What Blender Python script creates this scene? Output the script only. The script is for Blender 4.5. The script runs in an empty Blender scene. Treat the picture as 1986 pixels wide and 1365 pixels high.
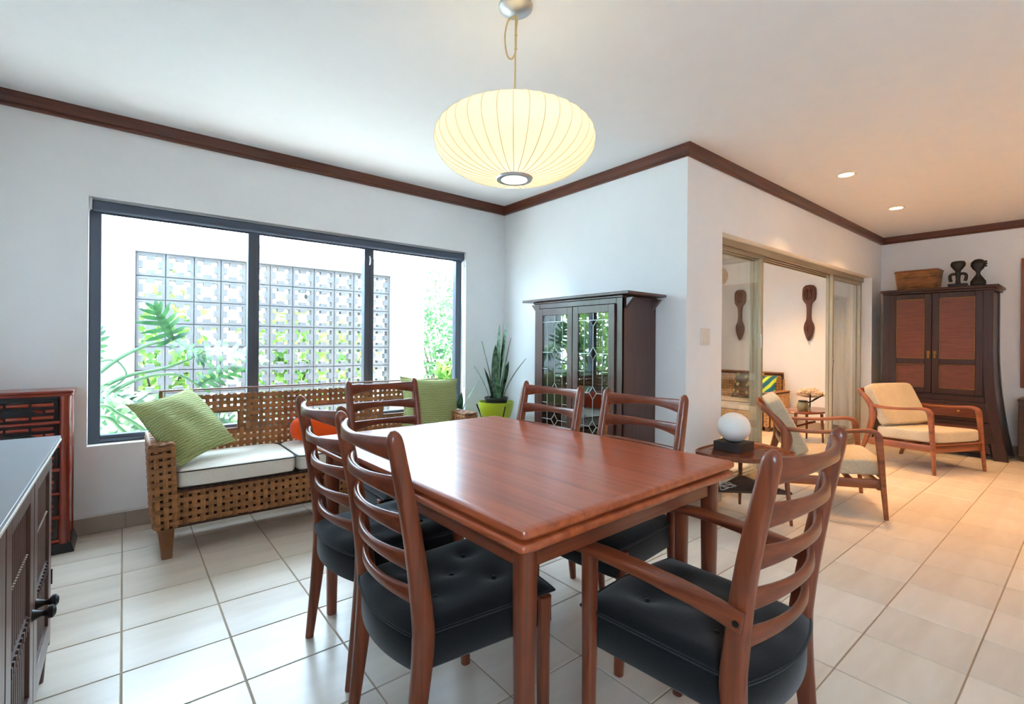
import bpy, math, random
from mathutils import Vector, Matrix
random.seed(7)
scene = bpy.context.scene
COL = scene.collection
PI = math.pi
V = Vector

# ---------------------------------------------------------------- camera
H = 1.14
YAW, ROLL = math.radians(38.9655), math.radians(0.479)
FW = V((math.sin(YAW), math.cos(YAW), 0)); RT = V((math.cos(YAW), -math.sin(YAW), 0)); UP = V((0, 0, 1))
rc = RT * math.cos(ROLL) + UP * math.sin(ROLL)
uc = UP * math.cos(ROLL) - RT * math.sin(ROLL)
cam_d = bpy.data.cameras.new('camera'); cam = bpy.data.objects.new('camera', cam_d); COL.objects.link(cam)
cam_d.sensor_width = 36; cam_d.lens = 930.858 / 1986 * 36
cam_d.shift_y = -16.35 / 1986
cam_d.clip_start = 0.02
m = Matrix.Identity(4)
for i in range(3):
    m[i][0] = rc[i]; m[i][1] = uc[i]; m[i][2] = -FW[i]
m.translation = V((0, 0, H))
cam.matrix_world = m
scene.camera = cam

# ---------------------------------------------------------------- world, sun, exposure
world = bpy.data.worlds.new('sky_world'); scene.world = world; world.use_nodes = True
bg = world.node_tree.nodes['Background']
bg.inputs['Color'].default_value = (0.60, 0.785, 1.0, 1); bg.inputs['Strength'].default_value = 9.6
sun_d = bpy.data.lights.new('sun', 'SUN'); sun_d.energy = 13.0; sun_d.angle = math.radians(2); sun_d.color = (1, 0.95, 0.86)
sun = bpy.data.objects.new('sun', sun_d); COL.objects.link(sun)
sun.rotation_euler = V((0.35, 0.75, 2.0)).to_track_quat('Z', 'Y').to_euler()
scene.view_settings.view_transform = 'Standard'; scene.view_settings.look = 'None'
scene.view_settings.gamma = 1.0; scene.view_settings.use_curve_mapping = False
scene.view_settings.exposure = 1.6
try:
    scene.cycles.max_bounces = 8; scene.cycles.diffuse_bounces = 5; scene.cycles.transparent_max_bounces = 20; scene.cycles.caustics_refractive = False
    scene.cycles.sample_clamp_indirect = 8
except Exception:
    pass

# ---------------------------------------------------------------- materials
def srgb(r, g, b):
    f = lambda c: (c / 255) / 12.92 if c / 255 <= 0.04045 else ((c / 255 + 0.055) / 1.055) ** 2.4
    return (f(r), f(g), f(b), 1)
def L3(c): return (c[0], c[1], c[2], 1)
MATS = {}
def base(name):
    mt = bpy.data.materials.new(name); mt.use_nodes = True
    nt = mt.node_tree; bs = nt.nodes['Principled BSDF']
    MATS[name] = mt
    return mt, nt, bs
def add(nt, t, **kw):
    n = nt.nodes.new(t)
    for k, v in kw.items():
        if k in n.inputs: n.inputs[k].default_value = v
        else: setattr(n, k, v)
    return n
def ramp(nt, fac, stops):
    r = nt.nodes.new('ShaderNodeValToRGB')
    while len(r.color_ramp.elements) < len(stops): r.color_ramp.elements.new(0.5)
    for e, (p, c) in zip(r.color_ramp.elements, stops): e.position = p; e.color = c
    nt.links.new(fac, r.inputs['Fac'])
    return r.outputs['Color']
def coords(nt, scale=(1, 1, 1), rot=(0, 0, 0), out='Object'):
    tc = nt.nodes.new('ShaderNodeTexCoord'); mp = nt.nodes.new('ShaderNodeMapping')
    mp.inputs['Scale'].default_value = scale; mp.inputs['Rotation'].default_value = rot
    nt.links.new(tc.outputs[out], mp.inputs['Vector'])
    return mp.outputs['Vector']
def bump(nt, bs, h, strength=0.2, dist=0.01):
    b = add(nt, 'ShaderNodeBump', Strength=strength, Distance=dist)
    nt.links.new(h, b.inputs['Height']); nt.links.new(b.outputs['Normal'], bs.inputs['Normal'])
def plain(name, c, rough=0.5, metal=0.0, var=0.0, nscale=8, bmp=0.0, bscale=60, spec=0.5, coat=0.0):
    mt, nt, bs = base(name)
    bs.inputs['Roughness'].default_value = rough; bs.inputs['Metallic'].default_value = metal
    bs.inputs['Specular IOR Level'].default_value = spec; bs.inputs['Coat Weight'].default_value = coat
    bs.inputs['Coat Roughness'].default_value = 0.1
    co = coords(nt)
    n = add(nt, 'ShaderNodeTexNoise', Scale=nscale, Detail=3.0); nt.links.new(co, n.inputs['Vector'])
    a = L3([max(0, x * (1 - var)) for x in c[:3]]); b = L3([min(1, x * (1 + var)) for x in c[:3]])
    nt.links.new(ramp(nt, n.outputs['Fac'], [(0.3, a), (0.7, b)]), bs.inputs['Base Color'])
    if bmp:
        n2 = add(nt, 'ShaderNodeTexNoise', Scale=bscale, Detail=4.0); nt.links.new(co, n2.inputs['Vector'])
        bump(nt, bs, n2.outputs['Fac'], bmp, 0.004)
    return mt
def wood(name, c1, c2, axis, rough=0.3, k=16, stretch=0.9, coat=0.15, spec=0.5, bmp=0.06, det=4.0):
    mt, nt, bs = base(name)
    sc = [k, k, k]; sc[axis] = stretch
    co = coords(nt, tuple(sc))
    n = add(nt, 'ShaderNodeTexNoise', Scale=2.2, Detail=det, Roughness=0.6, Distortion=0.5); nt.links.new(co, n.inputs['Vector'])
    mid = L3([(x + y) / 2 for x, y in zip(c1[:3], c2[:3])])
    nt.links.new(ramp(nt, n.outputs['Fac'], [(0.3, c1), (0.5, mid), (0.72, c2)]), bs.inputs['Base Color'])
    n2 = add(nt, 'ShaderNodeTexNoise', Scale=7.0, Detail=3.0); nt.links.new(co, n2.inputs['Vector'])
    if bmp: bump(nt, bs, n2.outputs['Fac'], bmp, 0.002)
    bs.inputs['Roughness'].default_value = rough; bs.inputs['Coat Weight'].default_value = coat
    bs.inputs['Coat Roughness'].default_value = 0.12; bs.inputs['Specular IOR Level'].default_value = spec
    return mt
def fabric(name, c1, c2, scale=260, bmp=0.35, rough=0.9, sheen=0.2):
    mt, nt, bs = base(name)
    co = coords(nt)
    n = add(nt, 'ShaderNodeTexNoise', Scale=scale, Detail=2.0); nt.links.new(co, n.inputs['Vector'])
    n3 = add(nt, 'ShaderNodeTexNoise', Scale=6.0, Detail=2.0); nt.links.new(co, n3.inputs['Vector'])
    mx = add(nt, 'ShaderNodeMath', operation='MULTIPLY_ADD'); mx.inputs[1].default_value = 0.35
    nt.links.new(n3.outputs['Fac'], mx.inputs[0]); nt.links.new(n.outputs['Fac'], mx.inputs[2])
    nt.links.new(ramp(nt, mx.outputs[0], [(0.4, c1), (0.95, c2)]), bs.inputs['Base Color'])
    bump(nt, bs, n.outputs['Fac'], bmp, 0.003)
    bs.inputs['Roughness'].default_value = rough; bs.inputs['Specular IOR Level'].default_value = 0.2
    bs.inputs['Sheen Weight'].default_value = sheen
    return mt
def glassmat(name, tint=(1, 1, 1, 1), f0=0.05, rough=0.0):
    mt = bpy.data.materials.new(name); mt.use_nodes = True; nt = mt.node_tree; nt.nodes.clear(); MATS[name] = mt
    out = nt.nodes.new('ShaderNodeOutputMaterial'); mix = nt.nodes.new('ShaderNodeMixShader')
    tr = add(nt, 'ShaderNodeBsdfTransparent', Color=tint); gl = add(nt, 'ShaderNodeBsdfGlossy', Roughness=rough)
    lw = add(nt, 'ShaderNodeLayerWeight', Blend=0.5)
    pw = add(nt, 'ShaderNodeMath', operation='POWER'); pw.inputs[1].default_value = 5.0
    nt.links.new(lw.outputs['Facing'], pw.inputs[0])
    mn = add(nt, 'ShaderNodeMath', operation='MULTIPLY_ADD'); mn.inputs[1].default_value = 1.0 - f0; mn.inputs[2].default_value = f0
    nt.links.new(pw.outputs[0], mn.inputs[0])
    nt.links.new(mn.outputs[0], mix.inputs[0]); nt.links.new(tr.outputs[0], mix.inputs[1]); nt.links.new(gl.outputs[0], mix.inputs[2])
    nt.links.new(mix.outputs[0], out.inputs[0])
    return mt
def leafmat(name, c1, c2, scale=5, trans=0.4, rough=0.4):
    mt, nt, bs = base(name)
    out = nt.nodes['Material Output']
    co = coords(nt)
    n = add(nt, 'ShaderNodeTexNoise', Scale=scale, Detail=2.0); nt.links.new(co, n.inputs['Vector'])
    cc = ramp(nt, n.outputs['Fac'], [(0.35, c1), (0.65, c2)])
    nt.links.new(cc, bs.inputs['Base Color']); bs.inputs['Roughness'].default_value = rough
    t = nt.nodes.new('ShaderNodeBsdfTranslucent'); nt.links.new(cc, t.inputs['Color'])
    mx = nt.nodes.new('ShaderNodeMixShader'); mx.inputs[0].default_value = trans
    nt.links.new(bs.outputs[0], mx.inputs[1]); nt.links.new(t.outputs[0], mx.inputs[2]); nt.links.new(mx.outputs[0], out.inputs[0])
    return mt
def emit(name, c, s):
    mt, nt, bs = base(name)
    bs.inputs['Base Color'].default_value = c; bs.inputs['Emission Color'].default_value = c; bs.inputs['Emission Strength'].default_value = s
    return mt

plain('wall_paint', (0.85, 0.87, 0.88), 0.75, bmp=0.05, bscale=120, var=0.01)
plain('ceiling_paint', (0.83, 0.845, 0.86), 0.8, bmp=0.05, bscale=90, var=0.01)
wood('crown_wood_x', srgb(62, 28, 18), srgb(112, 58, 36), 0, 0.3, k=20)
wood('crown_wood_y', srgb(62, 28, 18), srgb(118, 62, 38), 1, 0.3, k=20)
for ax, nm in enumerate('xyz'):
    wood('teak_' + nm, srgb(88, 37, 21), srgb(138, 68, 40), ax, 0.30, k=18)
    wood('lounge_teak_' + nm, srgb(112, 56, 28), srgb(168, 92, 48), ax, 0.38, k=18)
    wood('armoire_wood_' + nm, srgb(40, 20, 17), srgb(64, 33, 27), ax, 0.35, k=22)
    wood('cabinet_wood_' + nm, srgb(58, 32, 26), srgb(84, 50, 40), ax, 0.28, k=22, coat=0.3)
    wood('sideboard_wood_' + nm, srgb(70, 48, 42), srgb(112, 84, 74), ax, 0.35, k=24)
wood('table_teak', srgb(142, 62, 32), srgb(190, 96, 55), 1, 0.28, k=15, stretch=0.6, coat=0.0, bmp=0.0, det=3.0, spec=0.75)
wood('side_table_wood', srgb(98, 46, 28), srgb(142, 74, 46), 0, 0.25, k=14, coat=0.3)
wood('spoon_wood', srgb(72, 34, 20), srgb(112, 62, 40), 2, 0.45, k=20)
wood('reed_panel', srgb(84, 36, 22), srgb(124, 64, 40), 1, 0.45, k=60, stretch=3)
fabric('seat_cloth', srgb(11, 12, 14), srgb(23, 24, 28), 300, 0.3)
fabric('canvas_white', srgb(214, 206, 192), srgb(236, 230, 218), 300, 0.2)
plain('piping_dark', srgb(40, 36, 34), 0.8)
fabric('wool_beige', srgb(178, 160, 132), srgb(222, 206, 178), 190, 0.6)
fabric('orange_cloth', srgb(214, 62, 8), srgb(240, 88, 18), 260, 0.25)
plain('rattan_shade_core', srgb(62, 38, 24), 0.8, var=0.2)  # dark colour standing in for the shade seen through the weave
plain('grout', srgb(168, 146, 122), 0.85, var=0.15, nscale=3)
plain('baseboard_tile', srgb(166, 151, 136), 0.4, var=0.08, nscale=5)
plain('caulk', srgb(226, 224, 220), 0.6)
plain('window_metal', srgb(84, 92, 104), 0.35, 0.3)
plain('blind_dark', srgb(72, 82, 100), 0.6)
plain('chrome', (0.7, 0.7, 0.72), 0.2, 1.0)
plain('steel_brushed', (0.6, 0.61, 0.62), 0.35, 1.0)
plain('door_metal', srgb(176, 164, 138), 0.38, 0.55)
plain('door_metal_dark', srgb(96, 84, 62), 0.4, 0.5)
plain('brass', srgb(150, 110, 60), 0.35, 0.9)
plain('iron_black', srgb(24, 24, 26), 0.4, 0.4)
plain('black_plastic', srgb(26, 28, 30), 0.45)
plain('lamp_base', srgb(46, 38, 38), 0.5, var=0.1)
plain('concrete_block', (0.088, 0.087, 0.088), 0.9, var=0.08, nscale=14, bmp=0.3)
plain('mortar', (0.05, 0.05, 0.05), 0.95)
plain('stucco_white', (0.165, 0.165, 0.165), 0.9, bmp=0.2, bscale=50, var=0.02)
plain('soil', srgb(70, 56, 44), 0.95, var=0.3, nscale=20)
plain('bounce_gravel', (0.74, 0.73, 0.70), 0.95, var=0.1, nscale=60, bmp=0.4, bscale=90)  # unseen ground kept pale as a reflector, bouncing daylight to the ceiling
plain('laminate_grey', srgb(150, 158, 166), 0.3, var=0.02)
plain('laminate_edge', srgb(226, 222, 212), 0.4)
wood('bamboo_red_x', srgb(110, 32, 20), srgb(164, 66, 38), 0, 0.25, k=20, coat=0.4)
wood('bamboo_red_z', srgb(104, 30, 18), srgb(158, 62, 36), 2, 0.25, k=20, coat=0.4)
plain('lacquer_black', srgb(24, 20, 22), 0.3, coat=0.2)
leafmat('leaf_snake', srgb(24, 62, 44), srgb(96, 134, 92), 28, 0.08, 0.35)
leafmat('leaf_philodendron', srgb(18, 58, 36), srgb(52, 102, 48), 6, 0.45, 0.35)
leafmat('leaf_bush', srgb(56, 98, 42), srgb(122, 156, 66), 3, 0.5, 0.5)
leafmat('leaf_bush_dark', srgb(36, 74, 44), srgb(84, 124, 66), 3, 0.45, 0.5)
leafmat('petal_pink', srgb(214, 70, 110), srgb(236, 120, 150), 3, 0.4, 0.6)
plain('stem_green', srgb(44, 80, 46), 0.5, var=0.15)
plain('bowl_lime', srgb(176, 190, 40), 0.35)
plain('lamp_rib', srgb(244, 226, 178), 0.6)
plain('cord_cream', srgb(206, 180, 130), 0.6)
plain('switch_plastic', srgb(226, 218, 206), 0.4)
plain('ivory_came', srgb(170, 172, 168), 0.35, 0.8)
plain('cane_dark', srgb(66, 48, 40), 0.7)
plain('wire_white', srgb(190, 186, 176), 0.5)
plain('statue_wood', srgb(28, 22, 20), 0.45, var=0.2)
plain('coral_white', srgb(226, 206, 180), 0.8, bmp=0.4, bscale=80)
plain('jar_glass', srgb(150, 138, 92), 0.15)
plain('mirror_dark', srgb(30, 20, 18), 0.3)
plain('art_canvas', srgb(120, 70, 44), 0.7, var=0.3, nscale=3)
plain('fan_wood', srgb(120, 74, 44), 0.5)
plain('rim_white', srgb(226, 216, 200), 0.4)
glassmat('window_glass', (0.97, 0.99, 0.98, 1), 0.04)
glassmat('cabinet_glass', (0.80, 0.84, 0.82, 1), 0.14)
glassmat('door_glass', (0.975, 0.985, 0.98, 1), 0.03)
emit('downlight_glow', (1.0, 0.72, 0.42, 1), 9.0)
emit('bulb_glow', (1.0, 0.80, 0.52, 1), 6.0)

def tile_material():
    mt, nt, bs = base('floor_tile')
    co = coords(nt, (1.2, 7, 1))
    n = add(nt, 'ShaderNodeTexNoise', Scale=1.6, Detail=4.0, Distortion=0.4); nt.links.new(co, n.inputs['Vector'])
    oi = nt.nodes.new('ShaderNodeObjectInfo')
    ad = add(nt, 'ShaderNodeMath', operation='MULTIPLY_ADD'); ad.inputs[1].default_value = 0.28
    nt.links.new(oi.outputs['Random'], ad.inputs[0]); nt.links.new(n.outputs['Fac'], ad.inputs[2])
    nt.links.new(ramp(nt, ad.outputs[0], [(0.35, srgb(206, 190, 172)), (0.85, srgb(226, 213, 197))]), bs.inputs['Base Color'])
    n2 = add(nt, 'ShaderNodeTexNoise', Scale=40.0, Detail=2.0); nt.links.new(coords(nt), n2.inputs['Vector'])
    bump(nt, bs, n2.outputs['Fac'], 0.05, 0.002)
    bs.inputs['Roughness'].default_value = 0.28; bs.inputs['Specular IOR Level'].default_value = 0.5
tile_material()
def rattan_material(name, c1, c2):
    mt, nt, bs = base(name)
    co = coords(nt, (1, 1, 1))
    w = add(nt, 'ShaderNodeTexWave', Scale=60.0, Distortion=0.6); w.bands_direction = 'Y'; nt.links.new(co, w.inputs['Vector'])
    n = add(nt, 'ShaderNodeTexNoise', Scale=14.0, Detail=3.0); nt.links.new(co, n.inputs['Vector'])
    oi = nt.nodes.new('ShaderNodeObjectInfo')
    a1 = add(nt, 'ShaderNodeMath', operation='MULTIPLY_ADD'); a1.inputs[1].default_value = 0.35
    nt.links.new(w.outputs['Fac'], a1.inputs[0]); nt.links.new(n.outputs['Fac'], a1.inputs[2])
    a2 = add(nt, 'ShaderNodeMath', operation='MULTIPLY_ADD'); a2.inputs[1].default_value = 0.2
    nt.links.new(oi.outputs['Random'], a2.inputs[0]); nt.links.new(a1.outputs[0], a2.inputs[2])
    nt.links.new(ramp(nt, a2.outputs[0], [(0.35, c1), (1.0, c2)]), bs.inputs['Base Color'])
    bump(nt, bs, w.outputs['Fac'], 0.6, 0.004)
    bs.inputs['Roughness'].default_value = 0.5
rattan_material('rattan', srgb(76, 43, 24), srgb(198, 134, 82))
rattan_material('rattan_pale', srgb(150, 100, 52), srgb(222, 170, 108))
def wrap_material():
    mt, nt, bs = base('rattan_wrap')
    co = coords(nt)
    w = add(nt, 'ShaderNodeTexWave', Scale=55.0, Distortion=0.5); w.bands_direction = 'Z'; nt.links.new(co, w.inputs['Vector'])
    nt.links.new(ramp(nt, w.outputs['Fac'], [(0.2, srgb(90, 54, 30)), (0.8, srgb(172, 112, 66))]), bs.inputs['Base Color'])
    bump(nt, bs, w.outputs['Fac'], 0.6, 0.004); bs.inputs['Roughness'].default_value = 0.5
wrap_material()
def pillow_material():
    mt, nt, bs = base('green_cloth')
    co = coords(nt, (1, 1, 1))
    w = add(nt, 'ShaderNodeTexWave', Scale=22.0, Distortion=4.0, Detail=2.0); w.inputs['Detail Scale'].default_value = 1.6
    w.bands_direction = 'Y'; nt.links.new(co, w.inputs['Vector'])
    nt.links.new(ramp(nt, w.outputs['Fac'], [(0.0, srgb(144, 152, 96)), (0.5, srgb(162, 170, 112)), (1.0, srgb(172, 179, 122))]), bs.inputs['Base Color'])
    bump(nt, bs, w.outputs['Fac'], 0.45, 0.010)
    bs.inputs['Roughness'].default_value = 0.85; bs.inputs['Specular IOR Level'].default_value = 0.2
pillow_material()
def stripe_material():
    mt, nt, bs = base('blue_stripe_cloth')
    co = coords(nt, (1, 1, 1), (0, 0, 0.7))
    w = add(nt, 'ShaderNodeTexWave', Scale=3.2, Distortion=2.0, Detail=1.0); nt.links.new(co, w.inputs['Vector'])
    nt.links.new(ramp(nt, w.outputs['Fac'], [(0.0, srgb(24, 92, 118)), (0.62, srgb(40, 128, 140)), (0.7, srgb(176, 206, 60)), (0.9, srgb(190, 214, 70))]), bs.inputs['Base Color'])
    bs.inputs['Roughness'].default_value = 0.85
    mt, nt, bs = base('floral_cloth')
    co = coords(nt)
    v = add(nt, 'ShaderNodeTexVoronoi', Scale=13.0); nt.links.new(co, v.inputs['Vector'])
    nt.links.new(ramp(nt, v.outputs['Distance'], [(0.2, srgb(196, 184, 124)), (0.36, srgb(150, 136, 80)), (0.42, srgb(78, 62, 46))]), bs.inputs['Base Color'])
    bs.inputs['Roughness'].default_value = 0.85
stripe_material()
def shade_material():
    mt, nt, bs = base('lamp_shade')
    out = nt.nodes['Material Output']
    bs.inputs['Base Color'].default_value = (0.84, 0.76, 0.58, 1); bs.inputs['Roughness'].default_value = 0.5
    bs.inputs['Emission Color'].default_value = (1.0, 0.84, 0.52, 1); bs.inputs['Emission Strength'].default_value = 0.03
    t = add(nt, 'ShaderNodeBsdfTranslucent', Color=(1.0, 0.93, 0.80, 1))
    mx = nt.nodes.new('ShaderNodeMixShader'); mx.inputs[0].default_value = 0.5
    nt.links.new(bs.outputs[0], mx.inputs[1]); nt.links.new(t.outputs[0], mx.inputs[2]); nt.links.new(mx.outputs[0], out.inputs[0])
    mt, nt, bs = base('globe_glass')
    bs.inputs['Base Color'].default_value = (0.88, 0.88, 0.86, 1); bs.inputs['Roughness'].default_value = 0.35
    bs.inputs['Subsurface Weight'].default_value = 0.0
shade_material()

# ---------------------------------------------------------------- mesh helpers
class MB:
    def __init__(s): s.v = []; s.f = []
    def poly(s, pts):
        b = len(s.v); s.v += [tuple(p) for p in pts]; s.f.append(tuple(range(b, b + len(pts)))); return s
    def box(s, x0, x1, y0, y1, z0, z1):
        return s.hexa([(x0, y0, z0), (x1, y0, z0), (x1, y1, z0), (x0, y1, z0)], [(x0, y0, z1), (x1, y0, z1), (x1, y1, z1), (x0, y1, z1)])
    def hexa(s, lo, hi):
        return s.loft([lo, hi])
    def loft(s, rings, cap=True, closed=True):
        b = len(s.v); n = len(rings[0])
        for r in rings: s.v += [tuple(p) for p in r]
        for i in range(len(rings) - 1):
            for j in range(n if closed else n - 1):
                k = (j + 1) % n
                s.f.append((b + i * n + j, b + i * n + k, b + (i + 1) * n + k, b + (i + 1) * n + j))
        if cap and closed:
            s.f.append(tuple(b + j for j in reversed(range(n)))); s.f.append(tuple(b + (len(rings) - 1) * n + j for j in range(n)))
        return s
    def sweep(s, path, prof, up=(0, 0, 1), cap=True):
        """prof(i,t) -> list of (side, normal) points"""
        P = [V(p) for p in path]; upv = V(up); rings = []
        for i, p in enumerate(P):
            t = (P[min(i + 1, len(P) - 1)] - P[max(i - 1, 0)]).normalized()
            sd = t.cross(upv)
            if sd.length < 1e-4: sd = t.cross(V((1, 0.01, 0)))
            sd.normalize(); nm = sd.cross(t).normalized()
            rings.append([p + sd * a + nm * b for a, b in prof(i, i / max(1, len(P) - 1))])
        return s.loft(rings, cap)
    def tube(s, path, r, n=8, cap=True):
        P = [V(p) for p in path]; rings = []; prev = None
        for i, p in enumerate(P):
            t = (P[min(i + 1, len(P) - 1)] - P[max(i - 1, 0)]).normalized()
            if prev is None:
                a = V((0, 0, 1)) if abs(t.z) < 0.9 else V((1, 0, 0)); sd = t.cross(a).normalized()
            else:
                sd = prev - t * prev.dot(t)
                if sd.length < 1e-5: sd = t.orthogonal()
                sd.normalize()
            prev = sd; nm = sd.cross(t); rr = r[i] if isinstance(r, (list, tuple)) else r
            rings.append([p + sd * (rr * math.cos(2 * PI * k / n)) + nm * (rr * math.sin(2 * PI * k / n)) for k in range(n)])
        return s.loft(rings, cap)
    def lathe(s, prof, n=24, c=(0, 0, 0), cap=True):
        rings = [[(c[0] + r * math.cos(2 * PI * k / n), c[1] + r * math.sin(2 * PI * k / n), c[2] + z) for k in range(n)] for r, z in prof]
        return s.loft(rings, cap)
    def prism(s, poly, z0, z1):
        return s.loft([[(x, y, z0) for x, y in poly], [(x, y, z1) for x, y in poly]])
    def xf(s, M):
        s.v = [tuple(M @ V(p)) for p in s.v]; return s
    def mesh(s, name, sharp=40):
        me = bpy.data.meshes.new(name); me.from_pydata(s.v, [], s.f); me.validate()
        me.polygons.foreach_set('use_smooth', [True] * len(me.polygons))
        me.set_sharp_from_angle(angle=math.radians(sharp))
        me.update(); return me

def fixnormals(me):
    import bmesh
    bm = bmesh.new(); bm.from_mesh(me); bmesh.ops.recalc_face_normals(bm, faces=bm.faces); bm.to_mesh(me); bm.free()
def link(name, me, mat, parent=None, bevel=0, seg=2):
    if mat is not None and (not me.materials): me.materials.append(MATS[mat])
    o = bpy.data.objects.new(name, me); COL.objects.link(o)
    if parent: o.parent = parent
    if bevel:
        b = o.modifiers.new('bevel', 'BEVEL'); b.width = bevel; b.segments = seg; b.limit_method = 'ANGLE'; b.angle_limit = math.radians(40)
    return o
def obj(name, mb, mat, parent=None, bevel=0, seg=2, sharp=40, fix=True):
    me = mb.mesh(name, sharp)
    if fix:
        fixnormals(me); me.set_sharp_from_angle(angle=math.radians(sharp))
    return link(name, me, mat, parent, bevel, seg)
def tag(o, label, cat, group=None, kind=None):
    o['label'] = label; o['category'] = cat
    if group: o['group'] = group
    if kind: o['kind'] = kind
    return o
def thing(name, label, cat, loc=(0, 0, 0), rz=0, group=None):
    o = bpy.data.objects.new(name, None); COL.objects.link(o); o.empty_display_size = 0.1
    o.location = loc; o.rotation_euler = (0, 0, rz); tag(o, label, cat, group); return o
def struct(name, mb, mat, label, cat, bevel=0):
    return tag(obj(name, mb, mat, None, bevel), label, cat, kind='structure')
def dup(root, loc=None, rz=None, label=None):
    r = root.copy(); COL.objects.link(r)
    if loc is not None: r.location = loc
    if rz is not None: r.rotation_euler = (0, 0, rz)
    if label: r['label'] = label
    for ch in list(root.children):
        c = ch.copy(); COL.objects.link(c); c.parent = r
        for g in list(ch.children):
            d = g.copy(); COL.objects.link(d); d.parent = c
    return r
def rrect(w, h, r=None, n=3):
    """rounded rectangle points centred on 0"""
    r = min(w, h) * 0.3 if r is None else min(r, w / 2.01, h / 2.01); out = []
    for cx, cy, a0 in ((w / 2 - r, h / 2 - r, 0), (-w / 2 + r, h / 2 - r, 90), (-w / 2 + r, -h / 2 + r, 180), (w / 2 - r, -h / 2 + r, 270)):
        for k in range(n):
            a = math.radians(a0 + 90 * k / (n - 1)); out.append((cx + r * math.cos(a), cy + r * math.sin(a)))
    return out
def ellip(a, b, n=10): return [(a * math.cos(2 * PI * k / n), b * math.sin(2 * PI * k / n)) for k in range(n)]
def bez(pts, n=12):
    """smooth Catmull-Rom through pts"""
    P = [V(p) for p in pts]; P = [P[0] * 2 - P[1]] + P + [P[-1] * 2 - P[-2]]; out = []
    for i in range(1, len(P) - 2):
        for k in range(n):
            t = k / n; a, b, c, d = P[i - 1], P[i], P[i + 1], P[i + 2]
            out.append(0.5 * ((2 * b) + (c - a) * t + (2 * a - 5 * b + 4 * c - d) * t * t + (3 * b - a - 3 * c + d) * t ** 3))
    out.append(P[-2]); return out
def interp(xs, ys, x):
    if x <= xs[0]: return ys[0]
    for i in range(len(xs) - 1):
        if x <= xs[i + 1]:
            t = (x - xs[i]) / (xs[i + 1] - xs[i]); return ys[i] * (1 - t) + ys[i + 1] * t
    return ys[-1]
def softbox(mb, w, d, h, e=6, n=8, c=(0, 0, 0), flat=None):
    """cushion: cube grid pushed to a superellipsoid"""
    for ax in range(3):
        for sg in (-1, 1):
            b = len(mb.v)
            for i in range(n + 1):
                for j in range(n + 1):
                    p = [0, 0, 0]; p[ax] = sg; p[(ax + 1) % 3] = math.sin((2 * i / n - 1) * PI / 2); p[(ax + 2) % 3] = math.sin((2 * j / n - 1) * PI / 2)
                    l = sum(abs(q) ** e for q in p) ** (1 / e)
                    q = [p[0] / l * w / 2 + c[0], p[1] / l * d / 2 + c[1], p[2] / l * h / 2 + c[2]]
                    mb.v.append(tuple(q))
            for i in range(n):
                for j in range(n):
                    a = b + i * (n + 1) + j; mb.f.append((a, a + 1, a + n + 2, a + n + 1))
    return mb
def weld(me, d=1e-4):
    import bmesh
    bm = bmesh.new(); bm.from_mesh(me); bmesh.ops.remove_doubles(bm, verts=bm.verts, dist=d)
    bmesh.ops.recalc_face_normals(bm, faces=bm.faces); bm.to_mesh(me); bm.free()
def soft(name, mb, mat, parent=None):
    me = mb.mesh(name, 60); weld(me); me.set_sharp_from_angle(angle=math.radians(60))
    return link(name, me, mat, parent)
def pillow_mb(w, h, t, n=14, sag=0.06):
    mb = MB(); rings = []
    for sg in (1, -1):
        b = len(mb.v)
        for i in range(n + 1):
            for j in range(n + 1):
                u = 2 * i / n - 1; v = 2 * j / n - 1
                k = (1 - abs(u) ** 2.6) * (1 - abs(v) ** 2.6)
                pin = 1 - 0.10 * (1 - abs(u * v) ** 2) * max(abs(u), abs(v)) ** 6
                mb.v.append((u * w / 2 * pin, v * h / 2 * pin, sg * (t / 2) * max(0, k) ** 0.62 + 0.006 * math.sin(7 * u + 3 * v) * k))
        for i in range(n):
            for j in range(n):
                a = b + i * (n + 1) + j; q = (a, a + 1, a + n + 2, a + n + 1); mb.f.append(q if sg < 0 else q[::-1])
    return mb

# ================================================================ STRUCTURE
XL, XB, XD = -0.64, 2.93, 7.35
YA, YC, YS = 3.75, 1.766, -3.4
ZC = 2.487
YO = 3.90                      # outer face of the window wall
YCB = 2.02                     # back face of the wall with the sliding doors
YN = 4.40                      # far wall of the room beyond
WX0, WX1, WZ0, WZ1 = -0.165, 2.476, 0.51, 1.985     # window opening
DX0, DX1, DZ1 = 3.40, 6.98, 1.97                    # sliding door opening

def hole_wall_y(x0, x1, y0, y1, z0, z1, hx0, hx1, hz0, hz1):
    m_ = MB(); m_.box(x0, hx0, y0, y1, z0, z1); m_.box(hx1, x1, y0, y1, z0, z1)
    if hz0 > z0: m_.box(hx0, hx1, y0, y1, z0, hz0)
    m_.box(hx0, hx1, y0, y1, hz1, z1)
    return m_
struct('wall_north', hole_wall_y(XL - 0.12, XB + 0.12, YA, YO, -0.05, ZC, WX0, WX1, WZ0, WZ1), 'wall_paint', 'white painted wall around the wide garden window', 'wall')
struct('wall_northeast', MB().box(XB, XB + 0.12, YC, YA, -0.05, ZC), 'wall_paint', 'short white wall behind the leaded glass cabinet', 'wall')
struct('wall_middle', hole_wall_y(XB + 0.12, XD, YC, YCB, -0.05, ZC, DX0, DX1, -0.05, DZ1), 'wall_paint', 'white wall with the wide sliding door opening', 'wall')
struct('wall_east', MB().box(XD, XD + 0.12, YS, YN, -0.05, ZC), 'wall_paint', 'white end wall behind the dark armoire', 'wall')
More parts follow.
